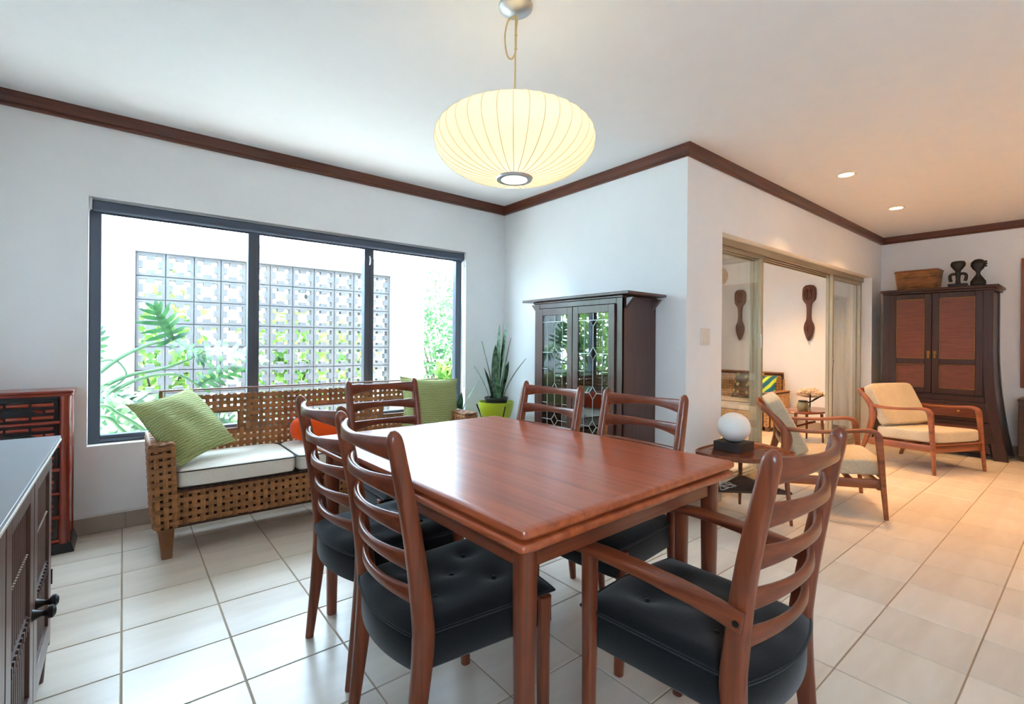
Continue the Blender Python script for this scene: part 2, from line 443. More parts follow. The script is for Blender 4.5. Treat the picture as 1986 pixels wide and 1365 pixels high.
struct('wall_west', MB().box(XL - 0.12, XL, -0.4, YA, -0.05, ZC).box(XL - 0.12, XL, YS, -1.6, -0.05, ZC).box(XL - 0.12, XL, -1.6, -0.4, -0.05, 1.1).box(XL - 0.12, XL, -1.6, -0.4, 2.0, ZC), 'wall_paint', 'white wall behind the grey-topped sideboard', 'wall')
struct('wall_south', MB().box(XL - 0.12, XD + 0.12, YS - 0.12, YS, -0.05, ZC), 'wall_paint', 'white wall behind the camera', 'wall')
m_ = MB(); m_.box(XB + 0.12, 3.4, YN, YN + 0.12, -0.05, ZC); m_.box(4.4, XD + 0.12, YN, YN + 0.12, -0.05, ZC); m_.box(3.4, 4.4, YN, YN + 0.12, -0.05, 0.9); m_.box(3.4, 4.4, YN, YN + 0.12, 2.0, ZC)
struct('wall_sunroom_north', m_, 'wall_paint', 'far white wall of the sunroom with its own window', 'wall')
struct('wall_sunroom_west', MB().box(XB + 0.0, XB + 0.12, YO, YN + 0.12, -0.05, ZC), 'wall_paint', 'short white wall closing the sunroom', 'wall')
struct('ceiling', MB().box(XL - 0.12, XD + 0.12, YS - 0.12, YN + 0.12, ZC, ZC + 0.12), 'ceiling_paint', 'smooth white ceiling with recessed lights', 'ceiling')
struct('sun_block_eave', MB().box(-3.0, 8.5, YO + 0.01, 4.75, 2.55, 2.65), 'stucco_white', 'unseen white overhang added to keep sun out of the garden window', 'roof')  # out-of-view overhang, sized to block sun and part of the sky

# crown moulding and skirting follow the wall line on the room side
LINE = [(XL, YS), (XL, YA), (XB, YA), (XB, YC), (XD, YC), (XD, YS)]
def offset_line(d):
    out = []
    for i, p in enumerate(LINE):
        ns = []
        for a, b in ((i - 1, i), (i, i + 1)):
            if a >= 0 and b < len(LINE):
                t = (V(LINE[b]) - V(LINE[a])).normalized(); ns.append(V((t.y, -t.x)))
        n_ = ns[0] if len(ns) == 1 else (ns[0] + ns[1]) / (1 + ns[0].dot(ns[1]))
        out.append(V(p) + n_ * d)
    return out
prof = [(0.0, ZC), (0.034, ZC), (0.034, ZC - 0.012), (0.020, ZC - 0.060), (0.024, ZC - 0.066), (0.024, ZC - 0.076), (0.016, ZC - 0.082), (0.0, ZC - 0.082)]
lines = [offset_line(d) for d, z in prof]
crown_label = ['crown moulding above the sideboard wall', 'long brown crown moulding above the garden window', 'brown crown moulding above the glass cabinet', 'brown crown moulding above the sliding doors', 'dark crown moulding above the armoire']
for i in range(5):
    r0 = [(lines[k][i].x, lines[k][i].y, prof[k][1]) for k in range(len(prof))]
    r1 = [(lines[k][i + 1].x, lines[k][i + 1].y, prof[k][1]) for k in range(len(prof))]
    struct('trim_%d' % (i + 1), MB().loft([r0, r1]), 'crown_wood_y' if i in (0, 2, 4) else 'crown_wood_x', crown_label[i], 'moulding')
def skirting(name, label, p0, p1, nrm):
    a, b = V(p0), V(p1); L = (b - a).length; t = (b - a) / L; n_ = V(nrm)
    def seg(s0, s1, d, z0, z1):
        q = [a + t * s0, a + t * s1, a + t * s1 + n_ * d, a + t * s0 + n_ * d]
        return MB().loft([[(x.x, x.y, z0) for x in q], [(x.x, x.y, z1) for x in q]])
    root = struct(name, seg(0, L, 0.006, 0, 0.098), 'grout', label, 'baseboard')
    k = 0.0
    while k < L - 0.02:
        e = min(L, k + 0.3275); obj('tile', seg(k + 0.002, e - 0.002, 0.011, 0.001, 0.098), 'baseboard_tile', root, 0.001, 1); k += 0.3275
    obj('caulk_line', seg(0, L, 0.008, 0.098, 0.107), 'caulk', root)
skirting('baseboard_north', 'grey-brown tile skirting under the garden window', (XL, YA), (XB, YA), (0, -1))
skirting('baseboard_northeast', 'tile skirting behind the glass cabinet', (XB, YA), (XB, YC), (-1, 0))
skirting('baseboard_middle', 'short tile skirting beside the sliding doors', (XB, YC), (DX0, YC), (0, -1))
skirting('baseboard_east', 'tile skirting below the armoire wall', (XD, YC), (XD, YS), (-1, 0))
skirting('baseboard_sunroom', 'tile skirting of the sunroom end wall', (XD, YN), (XD, YCB), (-1, 0))

# floor: grout bed with real tiles
floor = struct('floor', MB().box(XL, XD, YS, YN, -0.10, -0.0035), 'grout', 'cream ceramic tiled floor with thin grout joints', 'floor')
SXT, SYT, GAP = 0.3275, 0.303, 0.0028
def project(p):
    d = V(p) - V((0, 0, H)); c = d.dot(FW)
    if c < 0.3: return None
    return 993 + 930.858 * d.dot(RT) / c, 666.15 - 930.858 * d.z / c
tiles = []
i0 = math.floor((XL) / SXT); j0 = math.floor((YS - 0.296) / SYT)
for i in range(i0, int(XD / SXT) + 1):
    for j in range(j0, int((YN - 0.296) / SYT) + 1):
        x0, x1 = i * SXT, (i + 1) * SXT; y0, y1 = 0.296 + j * SYT, 0.296 + (j + 1) * SYT
        rects = []
        if y1 <= YC + 0.25:
            rects.append((max(x0, XL), min(x1, XD), max(y0, YS), y1))
        else:
            if x0 < XB: rects.append((max(x0, XL), min(x1, XB), y0, min(y1, YA)))
            if x1 > XB + 0.12: rects.append((max(x0, XB + 0.12), min(x1, XD), y0, min(y1, YN)))
        for r in rects:
            if r[1] - r[0] < 0.02 or r[3] - r[2] < 0.02: continue
            pr = [project((x, y, 0)) for x, y in ((r[0], r[2]), (r[1], r[2]), (r[1], r[3]), (r[0], r[3]))]
            area = 0
            if all(pr):
                if max(q[0] for q in pr) > 0 and min(q[0] for q in pr) < 1986 and min(q[1] for q in pr) < 1365:
                    area = abs(sum(pr[k][0] * pr[(k + 1) % 4][1] - pr[(k + 1) % 4][0] * pr[k][1] for k in range(4))) / 2
            tiles.append((area, r))
tiles.sort(key=lambda t: -t[0])
full = None; rest = MB()
def tile_mb(hx, hy):
    b_ = 0.0016
    return MB().loft([[(sx * hx, sy * hy, -0.008) for sx, sy in ((-1, -1), (1, -1), (1, 1), (-1, 1))],
                      [(sx * hx, sy * hy, -b_) for sx, sy in ((-1, -1), (1, -1), (1, 1), (-1, 1))],
                      [(sx * (hx - b_), sy * (hy - b_), 0) for sx, sy in ((-1, -1), (1, -1), (1, 1), (-1, 1))]])
for k, (area, r) in enumerate(tiles):
    hx, hy = (r[1] - r[0]) / 2 - GAP, (r[3] - r[2]) / 2 - GAP; cx, cy = (r[0] + r[1]) / 2, (r[2] + r[3]) / 2
    if k < 300 and area > 0:
        if abs(r[1] - r[0] - SXT) < 1e-4 and abs(r[3] - r[2] - SYT) < 1e-4:
            if full is None:
                full = tile_mb(hx, hy).mesh('tile'); fixnormals(full)
            o = link('tile', full, 'floor_tile', floor)
        else:
            o = obj('tile', tile_mb(hx, hy), 'floor_tile', floor)
        o.location = (cx, cy, 0)
    else:
        t_ = tile_mb(hx, hy); b = len(rest.v); rest.v += [(x + cx, y + cy, z) for x, y, z in t_.v]; rest.f += [tuple(q + b for q in f) for f in t_.f]
o = obj('tile_field', rest, 'floor_tile', floor); o['kind'] = 'stuff'

# ---------------------------------------------------------------- window
def frame_y(x0, x1, z0, z1, y0, y1, w, wb=None):
    wb = wb or w
    m_ = MB(); m_.box(x0, x0 + w, y0, y1, z0, z1); m_.box(x1 - w, x1, y0, y1, z0, z1)
    m_.box(x0 + w, x1 - w, y0, y1, z0, z0 + wb); m_.box(x0 + w, x1 - w, y0, y1, z1 - w, z1); return m_
win = struct('window_1', frame_y(WX0, WX1, WZ0, WZ1, 3.835, 3.895, 0.056, 0.05), 'window_metal', 'wide three-pane dark metal garden window', 'window', 0.003)
mull = [(0.683, 0.757), (1.534, 1.613)]
for a, b in mull:
    mu = obj('mullion', MB().box(a, b, 3.828, 3.895, WZ0 + 0.05, WZ1 - 0.05), 'window_metal', win, 0.004)
    obj('rib', MB().box(a + 0.046, a + 0.052, 3.822, 3.83, WZ0 + 0.05, WZ1 - 0.05), 'window_metal', mu)
obj('bottom_track', MB().box(WX0 + 0.056, WX1 - 0.056, 3.826, 3.842, WZ0 + 0.012, WZ0 + 0.03), 'window_metal', win, 0.002)
edges = [WX0 + 0.056, *mull[0], *mull[1], WX1 - 0.056]
for k in range(3):
    obj('pane', MB().box(edges[2 * k] - 0.004, edges[2 * k + 1] + 0.004, 3.866, 3.870, WZ0 + 0.046, WZ1 - 0.05), 'window_glass', win)
lt = obj('latch', MB().tube([(1.573, 3.82, 1.78), (1.573, 3.808, 1.79), (1.573, 3.805, 1.83), (1.573, 3.82, 1.85)], 0.006, 6), 'steel_brushed', win)
sill = struct('window_sill', MB().box(WX0, WX1, 3.752, 3.834, WZ0, WZ0 + 0.004), 'caulk', 'white sill below the garden window', 'sill')
# fill-light window added out of view behind the camera, then the sunroom glazing
w4 = struct('fill_window', MB().box(XL - 0.08, XL - 0.03, -1.6, -1.55, 1.1, 2.0).box(XL - 0.08, XL - 0.03, -0.45, -0.4, 1.1, 2.0).box(XL - 0.08, XL - 0.03, -1.55, -0.45, 1.1, 1.15).box(XL - 0.08, XL - 0.03, -1.55, -0.45, 1.95, 2.0), 'window_metal', 'unseen side window added behind the camera for fill daylight', 'window')
obj('pane', MB().box(XL - 0.057, XL - 0.053, -1.55, -0.45, 1.15, 1.95), 'window_glass', w4)
w3 = struct('window_2', frame_y(3.4, 4.4, 0.9, 2.0, YN + 0.02, YN + 0.07, 0.05), 'window_metal', 'window in the far sunroom wall', 'window')
obj('pane', MB().box(3.45, 4.35, YN + 0.043, YN + 0.047, 0.95, 1.95), 'window_glass', w3)

# roller blind rolled up at the top of the window
bl = thing('roller_blind', 'rolled-up slate blue roller blind at the top of the garden window', 'blind', (0, 0, 0))
m_ = MB().sweep([(WX0 + 0.02, 3.79, 1.942), (WX1 - 0.015, 3.79, 1.942)], lambda i, t: rrect(0.052, 0.062, 0.02, 4)); obj('roll', m_, 'blind_dark', bl)
obj('hem_bar', MB().box(WX0 + 0.03, WX1 - 0.02, 3.799, 3.806, 1.898, 1.915), 'blind_dark', bl, 0.002)
for x in (WX0 + 0.01, WX1 - 0.008):
    br = obj('bracket', MB().box(x - 0.008, x + 0.006, 3.752, 3.82, 1.908, 1.980), 'chrome', bl, 0.004)
ch = [(WX1 - 0.012, 3.765, 1.94), (WX1 - 0.010, 3.76, 1.4), (WX1 - 0.004, 3.762, 0.80), (WX1 - 0.002, 3.768, 0.74), (WX1 - 0.004, 3.776, 0.80), (WX1 - 0.018, 3.79, 1.4), (WX1 - 0.014, 3.795, 1.94)]
obj('chain', MB().tube(bez(ch, 8), 0.0022, 5), 'chrome', bl)
obj('chain_stop', MB().lathe([(0.0, -0.012), (0.006, -0.009), (0.006, 0.009), (0.0, 0.012)], 8, (WX1 - 0.012, 3.762, 1.86)), 'chrome', bl)

# ================================================================ OUTSIDE
struct('ground', MB().box(-12, 18, YO + 0.005, 22, -0.25, -0.06), 'bounce_gravel', 'unseen gravel garden ground, made pale to bounce light indoors', 'ground')
struct('ground_south', MB().box(-12, 18, -18, YS - 0.13, -0.25, -0.06), 'bounce_gravel', 'unseen gravel ground behind the house, made pale to bounce light', 'ground')
BY0, BX0, BZ1, BPX, BPZ = 5.70, 0.08, 1.975, 0.230, 0.2235
NCOL, NROW = 11, 8
BX1 = BX0 + NCOL * BPX; BZ0 = BZ1 - NROW * BPZ
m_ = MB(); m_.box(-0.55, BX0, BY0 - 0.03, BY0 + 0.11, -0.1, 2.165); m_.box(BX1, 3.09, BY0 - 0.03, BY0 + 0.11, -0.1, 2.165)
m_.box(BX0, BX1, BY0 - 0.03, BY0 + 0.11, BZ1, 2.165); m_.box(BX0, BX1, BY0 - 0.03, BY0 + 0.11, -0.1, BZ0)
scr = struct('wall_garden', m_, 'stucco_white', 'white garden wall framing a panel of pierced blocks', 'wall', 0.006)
mm = MB()
for i in range(NCOL + 1): mm.box(BX0 + i * BPX - 0.005, BX0 + i * BPX + 0.005, BY0 + 0.008, BY0 + 0.085, BZ0, BZ1)
for j in range(NROW + 1): mm.box(BX0, BX1, BY0 + 0.009, BY0 + 0.084, BZ0 + j * BPZ - 0.005, BZ0 + j * BPZ + 0.005)
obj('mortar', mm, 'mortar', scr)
# pierced block: a square frame with a stepped tab in the middle of each side
bm_ = MB(); ox, oz = BPX / 2 - 0.0045, BPZ / 2 - 0.0045; ix, iz = ox - 0.024, oz - 0.024; tw, td = 0.034, 0.030
inner = []
for (ax, az) in ((1, 0), (0, 1), (-1, 0), (0, -1)):
    pass
inner = [(ix, -iz), (ix, -tw), (ix - td, -tw), (ix - td, tw), (ix, tw), (ix, iz), (tw, iz), (tw, iz - td), (-tw, iz - td), (-tw, iz), (-ix, iz), (-ix, tw), (-ix + td, tw), (-ix + td, -tw), (-ix, -tw), (-ix, -iz), (-tw, -iz), (-tw, -iz + td), (tw, -iz + td), (tw, -iz)]
outer = [(ox, -oz), (ox, -tw), (ox, -tw * 0.99), (ox, tw * 0.99), (ox, tw), (ox, oz), (tw, oz), (tw * 0.99, oz), (-tw * 0.99, oz), (-tw, oz), (-ox, oz), (-ox, tw), (-ox, tw * 0.99), (-ox, -tw * 0.99), (-ox, -tw), (-ox, -oz), (-tw, -oz), (-tw * 0.99, -oz), (tw * 0.99, -oz), (tw, -oz)]
n_ = len(inner)
for y in (0.0, 0.09):
    bm_.v += [(x, y, z) for x, z in inner] + [(x, y, z) for x, z in outer]
for k in range(n_):
    q = (k + 1) % n_
    bm_.f += [(k, q, n_ + q, n_ + k), (2 * n_ + q, 2 * n_ + k, 3 * n_ + k, 3 * n_ + q), (q, k, 2 * n_ + k, 2 * n_ + q), (n_ + k, n_ + q, 3 * n_ + q, 3 * n_ + k)]
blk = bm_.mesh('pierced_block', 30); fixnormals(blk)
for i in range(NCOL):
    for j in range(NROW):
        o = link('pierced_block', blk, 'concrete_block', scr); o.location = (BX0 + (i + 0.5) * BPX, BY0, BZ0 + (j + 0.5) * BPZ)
t = thing('hanging_ornament', 'small dark oval ornament hanging in the pierced block wall', 'ornament', (1.594, BY0 - 0.02, 1.60))
obj('disc', MB().lathe([(0.0, -0.008), (0.02, -0.007), (0.024, 0), (0.02, 0.007), (0.0, 0.008)], 16).xf(Matrix.Translation((0, 0, 0.05)) @ Matrix.Rotation(PI / 2, 4, 'X') @ Matrix.Diagonal((0.8, 1.3, 1, 1))), 'statue_wood', t)
obj('string', MB().tube([(0, 0, 0.08), (0, 0.01, 0.14)], 0.002, 5), 'iron_black', t)

def lobed_leaf(L, W, n=7, droop=0.25, seed=0):
    """pinnate lobed leaf along +X, folded a little along the midrib"""
    rnd = random.Random(seed); mb = MB(); segs = 14
    def rib(t): return V((L * t, 0, -droop * L * t * t))
    mid_w = lambda t: 0.10 * W * math.sin(PI * min(1, 0.12 + t * 0.88)) + 0.006
    pl = []
    for i in range(segs + 1):
        t = i / segs; c = rib(t); w = mid_w(t); pl.append((c + V((0, w, 0.10 * w)), c, c + V((0, -w, 0.10 * w))))
    for i in range(segs):
        a, b = pl[i], pl[i + 1]; mb.poly([a[0], a[1], b[1], b[0]]); mb.poly([a[1], a[2], b[2], b[1]])
    for k in range(n):
        t = 0.06 + 0.86 * k / (n - 1); env = math.sin(PI * (0.22 + 0.70 * t)) ** 0.8
        for sg in (-1, 1):
            ang = math.radians(100 - 72 * t + rnd.uniform(-7, 7)) * sg; ll = W * 0.62 * env * rnd.uniform(0.85, 1.1); wd = L / n * 0.40
            d = V((math.cos(ang), math.sin(ang), 0)); pdir = V((-d.y, d.x, 0)); c0 = rib(t); pr = []
            for s in range(6):
                q = s / 5; ww = wd * (0.75 + 0.5 * q) * (1 - q ** 3) + 0.002
                p = c0 + d * (ll * q) + V((0, 0, 0.14 * ll * q - 0.30 * ll * q * q)); pr.append((p + pdir * ww, p - pdir * ww))
            for s in range(5): mb.poly([pr[s][0], pr[s][1], pr[s + 1][1], pr[s + 1][0]])
    return mb
def oriented(base, xdir, zdir):
    x = V(xdir).normalized(); z = V(zdir); z = (z - x * z.dot(x)).normalized(); y = z.cross(x)
    M = Matrix.Identity(4)
    for i in range(3): M[i][0] = x[i]; M[i][1] = y[i]; M[i][2] = z[i]
    M.translation = V(base); return M
ph = thing('philodendron', 'large split-leaf philodendron arching behind the left window pane', 'plant', (-0.60, 4.85, -0.06))
PB = V((-0.60, 4.85, -0.06))
def stem(pts, r0, r1):
    P = bez(pts, 8); n = len(P)
    obj('stem', MB().tube([p - PB for p in P], [r0 + (r1 - r0) * i / (n - 1) for i in range(n)], 7), 'stem_green', ph)
def leaf(base, xd, zd, L, W, seed, droop=0.25):
    o = obj('leaf', lobed_leaf(L, W, 7, droop, seed).xf(oriented(V(base) - PB, xd, zd)), 'leaf_philodendron', ph, fix=False)
stem([(-0.60, 4.88, 0.25), (-0.36, 4.86, 0.66), (-0.134, 4.85, 0.90), (0.0, 4.85, 1.018), (0.161, 4.85, 1.108), (0.31, 4.85, 1.143)], 0.018, 0.010)
stem([(-0.60, 4.82, 0.22), (-0.36, 4.84, 0.62), (-0.134, 4.85, 0.774), (0.033, 4.85, 0.863), (0.23, 4.85, 0.906), (0.404, 4.85, 0.971), (0.543, 4.85, 1.057)], 0.020, 0.008)
stem([(-0.58, 4.78, 0.2), (-0.30, 4.80, 0.58), (-0.121, 4.82, 0.701), (0.065, 4.82, 0.821), (0.23, 4.82, 0.864), (0.369, 4.82, 0.851), (0.50, 4.82, 0.755)], 0.018, 0.008)
stem([(-0.60, 4.9, 0.3), (-0.25, 4.88, 0.90), (-0.129, 4.86, 0.979), (-0.046, 4.85, 0.978), (0.011, 4.85, 0.896), (0.001, 4.85, 0.836), (-0.076, 4.85, 0.759)], 0.009, 0.006)
leaf((0.315, 4.85, 1.14), (-0.42, -0.05, 1.0), (0.35, -0.9, 0.1), 0.30, 0.30, 1, 0.10)
leaf((0.33, 4.85, 1.145), (0.75, 0.05, -0.42), (0.2, -0.5, 0.8), 0.34, 0.26, 2, 0.25)
leaf((0.543, 4.85, 1.057), (0.9, -0.1, 0.20), (-0.1, -0.5, 0.9), 0.42, 0.36, 3, 0.55)
leaf((0.50, 4.82, 0.755), (0.8, 0.1, 0.55), (-0.4, -0.7, 0.6), 0.36, 0.24, 4, 0.3)
leaf((-0.02, 4.95, 0.70), (0.8, -0.2, -0.35), (0.2, -0.6, 0.8), 0.46, 0.42, 5, 0.4)
leaf((-0.10, 4.6, 0.56), (0.7, -0.3, -0.25), (0.1, -0.6, 0.8), 0.42, 0.40, 6, 0.3)
leaf((0.10, 5.1, 0.60), (0.9, 0.0, -0.3), (0.2, -0.7, 0.7), 0.5, 0.42, 7, 0.3)
leaf((-0.2, 4.9, 1.0), (0.2, 0.0, 0.9), (0.6, -0.8, 0.1), 0.26, 0.2, 8, 0.2)
leaf((0.45, 4.7, 0.45), (0.9, 0.0, 0.2), (0.0, -0.5, 0.9), 0.4, 0.36, 9, 0.4)
leaf((-0.25, 4.7, 0.75), (0.8, -0.1, 0.05), (0.1, -0.5, 0.8), 0.3, 0.3, 10, 0.4)
stem([(-0.42, 4.55, 0.66), (-0.123, 4.5, 0.671), (-0.041, 4.5, 0.617), (0.099, 4.5, 0.498), (0.2, 4.5, 0.36)], 0.016, 0.012)
stem([(-0.42, 4.55, 0.55), (-0.123, 4.5, 0.594), (-0.011, 4.5, 0.494), (0.1, 4.5, 0.36)], 0.016, 0.012)
obj('trunk', MB().tube([(0, 0, -0.02), (0.02, 0, 0.35), (0.06, 0.0, 0.6)], [0.07, 0.06, 0.03], 10), 'soil', ph)

def bush(name, label, c, r, n, size, mat, seed, pink=0, group=None, long=1.0):
    rnd = random.Random(seed); t = thing(name, label, 'shrub', (c[0], c[1], -0.06), 0, group)
    mb = MB(); pk = MB(); br = MB()
    for k in range(n):
        while True:
            p = V((rnd.uniform(-1, 1), rnd.uniform(-1, 1), rnd.uniform(-1, 1)))
            if 0.25 < p.length < 1: break
        p = p * (0.75 + 0.35 * rnd.random())
        q = V((p.x * r[0], p.y * r[1], c[2] + p.z * r[2] + 0.06))
        if q.z < 0.02: continue
        d = V((rnd.gauss(0, 1), rnd.gauss(0, 1), rnd.gauss(0, 0.7))).normalized(); s = d.orthogonal().normalized()
        s = Matrix.Rotation(rnd.uniform(0, 6.28), 3, d) @ s; L = size * rnd.uniform(0.6, 1.3) * long; w = size * 0.33
        up = d.cross(s) * (0.12 * L)
        (pk if k < pink else mb).poly([q, q + d * L * 0.5 + s * w, q + d * L + up * -1, q + d * L * 0.5 - s * w])
    for k in range(7):
        a = rnd.uniform(0, 6.28); e = V((math.cos(a) * r[0] * 0.6, math.sin(a) * r[1] * 0.6, c[2] + r[2] * rnd.uniform(0.0, 0.6)))
        br.tube([(0.05 * math.cos(a), 0.05 * math.sin(a), 0), e * 0.5 + V((0, 0, 0.05)), e], [0.03, 0.018, 0.006], 5)
    obj('branches', br, 'soil', t)
    o = obj('foliage', mb, mat, t, fix=False); o['kind'] = 'stuff'
    if pink: o = obj('blossoms', pk, 'petal_pink', t, fix=False); o['kind'] = 'stuff'
    return t
bush('flowering_hedge', 'pink flowering hibiscus hedge beside the end of the garden wall', (4.3, 7.3, 1.2), (0.9, 0.6, 1.25), 2600, 0.09, 'leaf_bush_dark', 1, 40)
bush('low_fern', 'low broad-leaved green plant below the flowering hedge', (3.85, 6.05, 0.45), (0.5, 0.3, 0.5), 340, 0.2, 'leaf_bush', 2, 0, None, 1.5)
bush('garden_shrub', 'yellow-green shrub behind the left end of the block screen', (0.35, 7.0, 0.9), (0.55, 0.6, 1.1), 1300, 0.13, 'leaf_bush', 3)
bush('garden_shrub', 'leafy green shrub behind the middle of the block screen', (1.75, 7.0, 0.8), (0.62, 0.6, 1.0), 1300, 0.13, 'leaf_bush', 4)
bush('garden_shrub', 'green shrub behind the right end of the block screen', (2.95, 8.3, 0.7), (0.62, 0.6, 1.0), 1200, 0.13, 'leaf_bush', 5)
bush('garden_shrub', 'tall bright shrub beyond the left end of the white garden wall', (-1.5, 5.7, 1.2), (0.9, 0.6, 1.4), 1600, 0.13, 'leaf_bush', 6)

# ================================================================ PENDANT LAMP
LX, LY = 1.208, 1.488
pd = thing('pendant_lamp', 'cream saucer-shaped pendant lamp hanging above the dining table', 'lamp', (LX, LY, ZC))
def saucer(z):   # radius at height z (z=0 is the equator)
    return 0
SR, ZT, ZB, ZQ = 0.318, 2.052, 1.800, 1.944
prof_s = []
for k in range(25):
    a = k / 24
    if a < 0.42:
        q = a / 0.42; ang = q * PI / 2; prof_s.append((0.05 + (SR - 0.05) * math.sin(ang) ** 0.9, ZQ + (ZT - ZQ) * math.cos(ang) ** 0.85))
    else:
        q = min(0.9999, (a - 0.42) / 0.58); ang = q * PI / 2; prof_s.append((0.066 + (SR - 0.066) * math.cos(ang) ** 1.0, ZQ - (ZQ - ZB) * math.sin(ang) ** 1.05))
NR = 36
mb = MB(); rings = []
for r, z in prof_s:
    ring = []
    for k in range(NR * 4):
        a = 2 * PI * k / (NR * 4); sc_ = 1 - 0.012 * (1 - abs(((k / 4) % 1) - 0.5) * 2)   # skin sags between the ribs
        ring.append((r * sc_ * math.cos(a), r * sc_ * math.sin(a), z - ZC))
    rings.append(ring)
mb.loft(rings, cap=False)
shade = obj('shade', mb, 'lamp_shade', pd, fix=False)
rib = MB().tube([(r, 0, z - ZC) for r, z in prof_s], 0.0016, 5).mesh('rib')
for k in range(NR):
    o = link('rib', rib, 'lamp_rib', shade); o.rotation_euler = (0, 0, 2 * PI * k / NR)
obj('bottom_ring', MB().lathe([(0.050, 0.004), (0.072, 0.006), (0.074, 0.0), (0.070, -0.008), (0.052, -0.008), (0.050, 0.004)], 32, (0, 0, ZB - ZC), cap=False), 'steel_brushed', pd)
obj('diffuser', MB().lathe([(0.0, 0.001), (0.05, 0.001), (0.05, -0.002), (0.0, -0.002)], 28, (0, 0, ZB - ZC)), 'bulb_glow', pd)
obj('top_cap', MB().lathe([(0.0, 0.012), (0.02, 0.012), (0.052, 0.002), (0.052, -0.004), (0.0, -0.004)], 24, (0, 0, ZT - ZC)), 'steel_brushed', pd)
obj('canopy', MB().lathe([(0.0, 0.0), (0.068, 0.0), (0.067, -0.010), (0.055, -0.019), (0.02, -0.025), (0.0, -0.026)], 32), 'steel_brushed', pd)
obj('cord', MB().tube([(0, 0, -0.03), (0, 0, ZT - ZC + 0.01)], 0.0035, 6), 'cord_cream', pd)
lp = [(0.0, 0, -0.04), (-0.024, 0.018, -0.06), (-0.034, 0.025, -0.13), (-0.026, 0.018, -0.20), (-0.010, 0.006, -0.21), (0.002, 0.0, -0.17), (0.003, 0, -0.1), (0.006, -0.003, -0.05), (0, 0, -0.035)]
obj('cord_loop', MB().tube(bez(lp, 8), 0.0035, 6), 'cord_cream', pd)
for zz in (-0.115, -0.17): obj('cord_tie', MB().lathe([(0.006, -0.002), (0.007, 0), (0.006, 0.002)], 10, (0.002, 0, zz), cap=False), 'cord_cream', pd)
bulb = bpy.data.lights.new('pendant_bulb', 'POINT'); bulb.energy = 0.95; bulb.color = (1.0, 0.86, 0.66); bulb.shadow_soft_size = 0.05
bo = bpy.data.objects.new('pendant_bulb', bulb); COL.objects.link(bo); bo.parent = pd; bo.location = (0, 0, 1.97 - ZC)

# ================================================================ DINING TABLE
TC, TR, TW, TL = (1.135, 1.452), math.radians(1.6), 0.985, 1.33
tb = thing('dining_table', 'reddish teak draw-leaf dining table in the middle of the room', 'table', (TC[0], TC[1], 0), TR)
def slab(w, l, z0, z1, r):
    rr = rrect(w, l, r, 5); k = (z1 - z0) / 2
    rr1 = rrect(w - 0.012, l - 0.012, r, 5)
    return MB().loft([[(x, y, z0) for x, y in rr1], [(x, y, z0 + k * 0.6) for x, y in rr], [(x, y, z1 - k * 0.7) for x, y in rr], [(x, y, z1 - k * 0.2) for x, y in rrect(w - 0.004, l - 0.004, r, 5)], [(x, y, z1) for x, y in rr1], [(x, y, z1) for x, y in rrect(w - 0.05, l - 0.05, r, 5)]])
obj('table_top', slab(TW, TL, 0.716, 0.740, 0.014), 'table_teak', tb, sharp=30)
for sg in (-1, 1):
    lf = obj('draw_leaf', slab(TW, TL / 2 - 0.004, 0.686, 0.708, 0.012).xf(Matrix.Translation((0, sg * (TL / 4 + 0.001), 0))), 'table_teak', tb, sharp=50)
for sg in (-1, 1):
    obj('apron', MB().box(-TW / 2 + 0.09, TW / 2 - 0.09, sg * (TL / 2 - 0.062) - 0.011, sg * (TL / 2 - 0.062) + 0.011, 0.624, 0.686), 'teak_x', tb, 0.003)
    obj('apron', MB().box(sg * (TW / 2 - 0.062) - 0.011, sg * (TW / 2 - 0.062) + 0.011, -TL / 2 + 0.09, TL / 2 - 0.09, 0.624, 0.686), 'teak_y', tb, 0.003)
for x in (-0.2, 0.15): obj('slide_rail', MB().box(x, x + 0.05, -TL / 2 + 0.08, TL / 2 - 0.08, 0.64, 0.686), 'teak_y', tb)
obj('core_rail', MB().box(-TW / 2 + 0.1, TW / 2 - 0.1, -TL / 2 + 0.1, TL / 2 - 0.1, 0.706, 0.717), 'teak_y', tb)
for sx in (-1, 1):
    for sy in (-1, 1):
        lx, ly = sx * (TW / 2 - 0.062), sy * (TL / 2 - 0.062)
        obj('leg', MB().loft([[(lx + x, ly + y, z) for x, y in rrect(w, w, w * 0.38, 5)] for z, w in ((0, 0.038), (0.35, 0.046), (0.6, 0.052), (0.686, 0.052))]), 'teak_z', tb, sharp=50)

